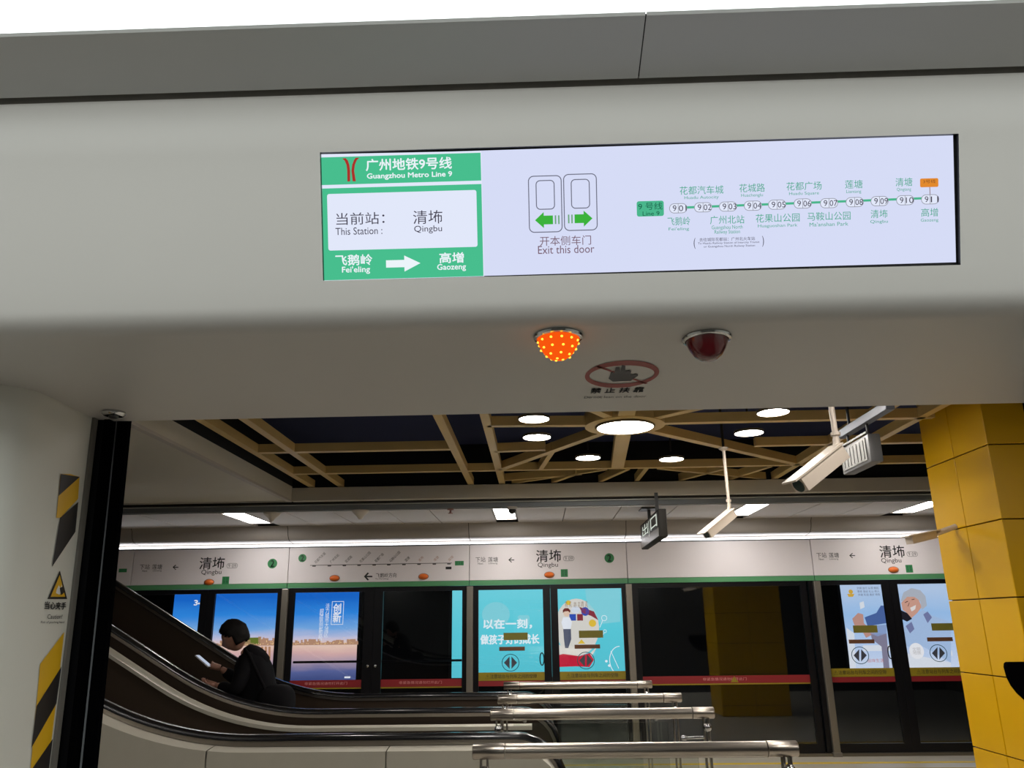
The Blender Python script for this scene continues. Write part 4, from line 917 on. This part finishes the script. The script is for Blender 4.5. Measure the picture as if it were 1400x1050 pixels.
# facing -X and a little towards us (-Y); slight forward stoop
P_ = lambda x, y, z: (x, y, z)
hip = P_(-2.36, 7.0, 1.00-.02); wst = P_(-2.37, 7.0, 1.08); chest = P_(-2.41, 7.0, 1.25); neck0 = P_(-2.455, 7.0, 1.395); neck1 = P_(-2.50, 6.99, 1.445)
shN = P_(-2.41, 6.85, 1.345); shF = P_(-2.43, 7.15, 1.345)
elN = P_(-2.46, 6.79, 1.12); elF = P_(-2.50, 7.20, 1.12)
haN = P_(-2.66, 6.86, 1.16); haF = P_(-2.71, 7.06, 1.285)
zf = FZ
V = [hip, wst, chest, neck0, neck1, P_(-2.36, 6.91, .93), P_(-2.39, 6.90, .56+zf*.4), P_(-2.34, 6.90, zf+.07), P_(-2.36, 7.09, .93), P_(-2.46, 7.10, .56+zf*.4), P_(-2.40, 7.10, zf+.07), P_(-2.50, 6.90, zf+.03), P_(-2.56, 7.10, zf+.03),
     shN, elN, haN, shF, elF, haF]
E_ = [(0, 1), (1, 2), (2, 3), (3, 4), (0, 5), (5, 6), (6, 7), (7, 11), (0, 8), (8, 9), (9, 10), (10, 12), (2, 13), (13, 14), (14, 15), (2, 16), (16, 17), (17, 18)]
Rr = [.12, .115, .13, .06, .05, .08, .055, .04, .08, .055, .04, .035, .035, .055, .042, .026, .055, .042, .026]
body = skin('body', V, E_, Rr, sk, t)
# head sculpted and merged into the same mesh
def head_mesh(c, tilt):
    bm = bmesh.new(); bmesh.ops.create_uvsphere(bm, u_segments=28, v_segments=20, radius=1)
    for v in bm.verts:
        x, y, z = v.co      # face towards -x
        sx, sy, sz = .098, .078, .118
        if z < 0: sy *= 1-.28*(-z)**1.3; sx *= 1-.12*(-z)
        if x < 0 and z < -.2: x *= 1.02
        X, Y_, Z_ = x*sx, y*sy, z*sz
        if x < -.6 and abs(y) < .22 and -.35 < z < .1: X -= .022*(1-abs(y)/.22)*(1-abs(z+.18)/.3 if abs(z+.18) < .3 else 0)
        if x < -.6 and .12 < abs(y) < .5 and -.02 < z < .22: X += .008
        if x < -.7 and abs(y) < .3 and -.62 < z < -.42: X -= .006
        if abs(y) > .9 and abs(z) < .25 and abs(x) < .25: Y_ *= 1.16
        v.co = Vector((X, Y_, Z_))
    R_ = Matrix.Rotation(-tilt, 4, 'Y'); R2 = Matrix.Rotation(math.radians(8), 4, 'Z')
    for v in bm.verts: v.co = Vector(c)+(R2 @ R_ @ v.co)
    return bm
hc = (-2.585, 6.98, 1.535); tilt = math.radians(28)
off = Vector(parent_loc(t))
bm = head_mesh(hc, tilt); 
for v in bm.verts: v.co -= off
# hands: palm + five fingers each
def hand(bm, base, dirv, upv, side, curl=.6):
    base = Vector(base); dv = Vector(dirv).normalized(); u = Vector(upv).normalized(); sdv = dv.cross(u).normalized()*side
    def seg(a, b, r0, r1):
        m = MB().tube([a, (Vector(a)+Vector(b))/2, b], [r0, (r0+r1)/2, r1], 8); vs = [bm.verts.new(Vector(q)-off) for q in m.v]
        for f in m.f:
            try: bm.faces.new([vs[i] for i in f])
            except Exception: pass
    seg(base, base+dv*.08, .026, .030)
    for k, L in enumerate((.068, .076, .072, .056)):
        r0 = base+dv*.078+sdv*(.024-.016*k); a = r0+dv*L*.5+u*L*.12*curl; b = a+dv*L*.35+u*L*.45*curl
        seg(r0, a, .009, .008); seg(a, b, .008, .006)
    r0 = base+dv*.03+sdv*.026; a = r0+dv*.03+sdv*.022+u*.012; seg(r0, a, .011, .009); seg(a, a+dv*.028+u*.014, .009, .007)
hand(bm, haF, (-.9, -.25, .25), (.3, 0, 1), 1, .5); hand(bm, haN, (-.9, .35, .15), (.2, 0, 1), -1, .8)
bm2 = bmesh.new(); bm2.from_mesh(body.data); tmp = bpy.data.meshes.new('tmp'); bm.to_mesh(tmp); bm2.from_mesh(tmp); bm2.to_mesh(body.data); bm.free(); bm2.free()
for p in body.data.polygons: p.use_smooth = True
# hair cap
bm = bmesh.new(); bmesh.ops.create_uvsphere(bm, u_segments=28, v_segments=20, radius=1)
random.seed(3)
for v in list(bm.verts):
    x, y, z = v.co; k = 1+random.uniform(-.04, .08)
    v.co = Vector((x*.116*k+.006, y*.094*k, z*.134*k+.006))
dele = [v for v in bm.verts if (v.co.z < .012-(v.co.x+.04)*1.3 and v.co.x < .0) or v.co.z < -.085]
bmesh.ops.delete(bm, geom=dele, context='VERTS')
R_ = Matrix.Rotation(-tilt, 4, 'Y'); R2 = Matrix.Rotation(math.radians(8), 4, 'Z')
for v in bm.verts: v.co = Vector(hc)+(R2 @ R_ @ v.co)-off
me = bpy.data.meshes.new('hair'); bm.to_mesh(me); bm.free(); me.materials.append(hairm); h = bpy.data.objects.new('hair', me); COL.objects.link(h); h.parent = t
sol = h.modifiers.new('s', 'SOLIDIFY'); sol.thickness = .012; sol.offset = 0
for p in me.polygons: p.use_smooth = True
# jacket (torso + sleeves) with hood, trousers, shoes
V = [P_(-2.34, 7.0, .90), P_(-2.35, 7.0, 1.04), P_(-2.39, 7.0, 1.24), P_(-2.43, 7.0, 1.36), P_(-2.45, 7.0, 1.41), shN, elN, P_(-2.63, 6.85, 1.155), shF, elF, P_(-2.69, 7.08, 1.265)]
E_ = [(0, 1), (1, 2), (2, 3), (3, 4), (2, 5), (5, 6), (6, 7), (2, 8), (8, 9), (9, 10)]
jk = skin('jacket', V, E_, [(.155, .19), (.15, .18), (.165, .19), (.12, .13), (.075, .075), .085, .065, .046, .085, .065, .046], blk, t)
m = MB().lathe((-2.385, 7.0, 1.385), [(.03, -.085), (.10, -.06), (.125, -.01), (.105, .04), (.05, .06), (.01, .05)], 20, ax=(.55, 0, .8)); hood_m = m
hood_m.build('hood', blk, jk, 60)
skin('trousers', [P_(-2.36, 7.0, .95), P_(-2.37, 6.90, .88), P_(-2.39, 6.90, .56+zf*.4), P_(-2.34, 6.90, zf+.10), P_(-2.37, 7.10, .88), P_(-2.46, 7.10, .56+zf*.4), P_(-2.40, 7.10, zf+.10)], [(0, 1), (1, 2), (2, 3), (0, 4), (4, 5), (5, 6)], [.14, .105, .075, .06, .105, .075, .06], trm, t)
for x, y in ((-2.42, 6.90), (-2.48, 7.10)):
    MB().box(x-.14, x+.13, y-.05, y+.05, zf+.0, zf+.085, .03).build('shoe', bplast, t, 50)
# phone in hand
ph = thing('phone', 'slim white phone held up by the person in black', 'phone', (-2.84, 7.0, 1.33))
c = np.array([-2.835, 7.0, 1.345]); u = np.array([-.80, 0, .60]); v_ = np.array([.0, 1., 0])
for w2, l2, th, z_, m_, nm in ((.037, .076, .009, 0, mat('phone_white', (214, 214, 216), .3), 'case'), (.033, .070, .001, .0056, emit('phone_screen', (190, 200, 220), .9), 'display')):
    n2 = np.cross(v_, u); n2 = n2 if n2[2] > 0 else -n2; cc = c+n2*z_
    MB().add([cc+u*a*l2+v_*b*w2+n2*e*th/2 for e in (-1, 1) for a, b in ((-1, -1), (1, -1), (1, 1), (-1, 1))], [(0, 1, 2, 3), (7, 6, 5, 4), (0, 4, 5, 1), (1, 5, 6, 2), (2, 6, 7, 3), (3, 7, 4, 0)]).build(nm, m_, ph)
# black bag at the hip
bgt = thing('shoulder_bag', 'black soft bag worn at the hip of the escalator rider', 'bag', (-2.12, 6.9, .95))
bm = bmesh.new(); bmesh.ops.create_uvsphere(bm, u_segments=24, v_segments=16, radius=.5)
for v in bm.verts: v.co = Vector([math.copysign(abs(c_*2)**.7/2, c_) for c_ in v.co])
m = MB(); m.frombm(bm); m.v = [(-2.17+x*.30, 6.93+y*.30, 1.0+z*.32) for x, y, z in m.v]; m.build('bag_body', blk, bgt, 60)
MB().tube([(-2.24, 6.84, 1.13), (-2.30, 6.815, 1.25), (-2.38, 6.80, 1.40), (-2.44, 6.86, 1.44)], .012, 8).build('strap', blk, bgt, 50)
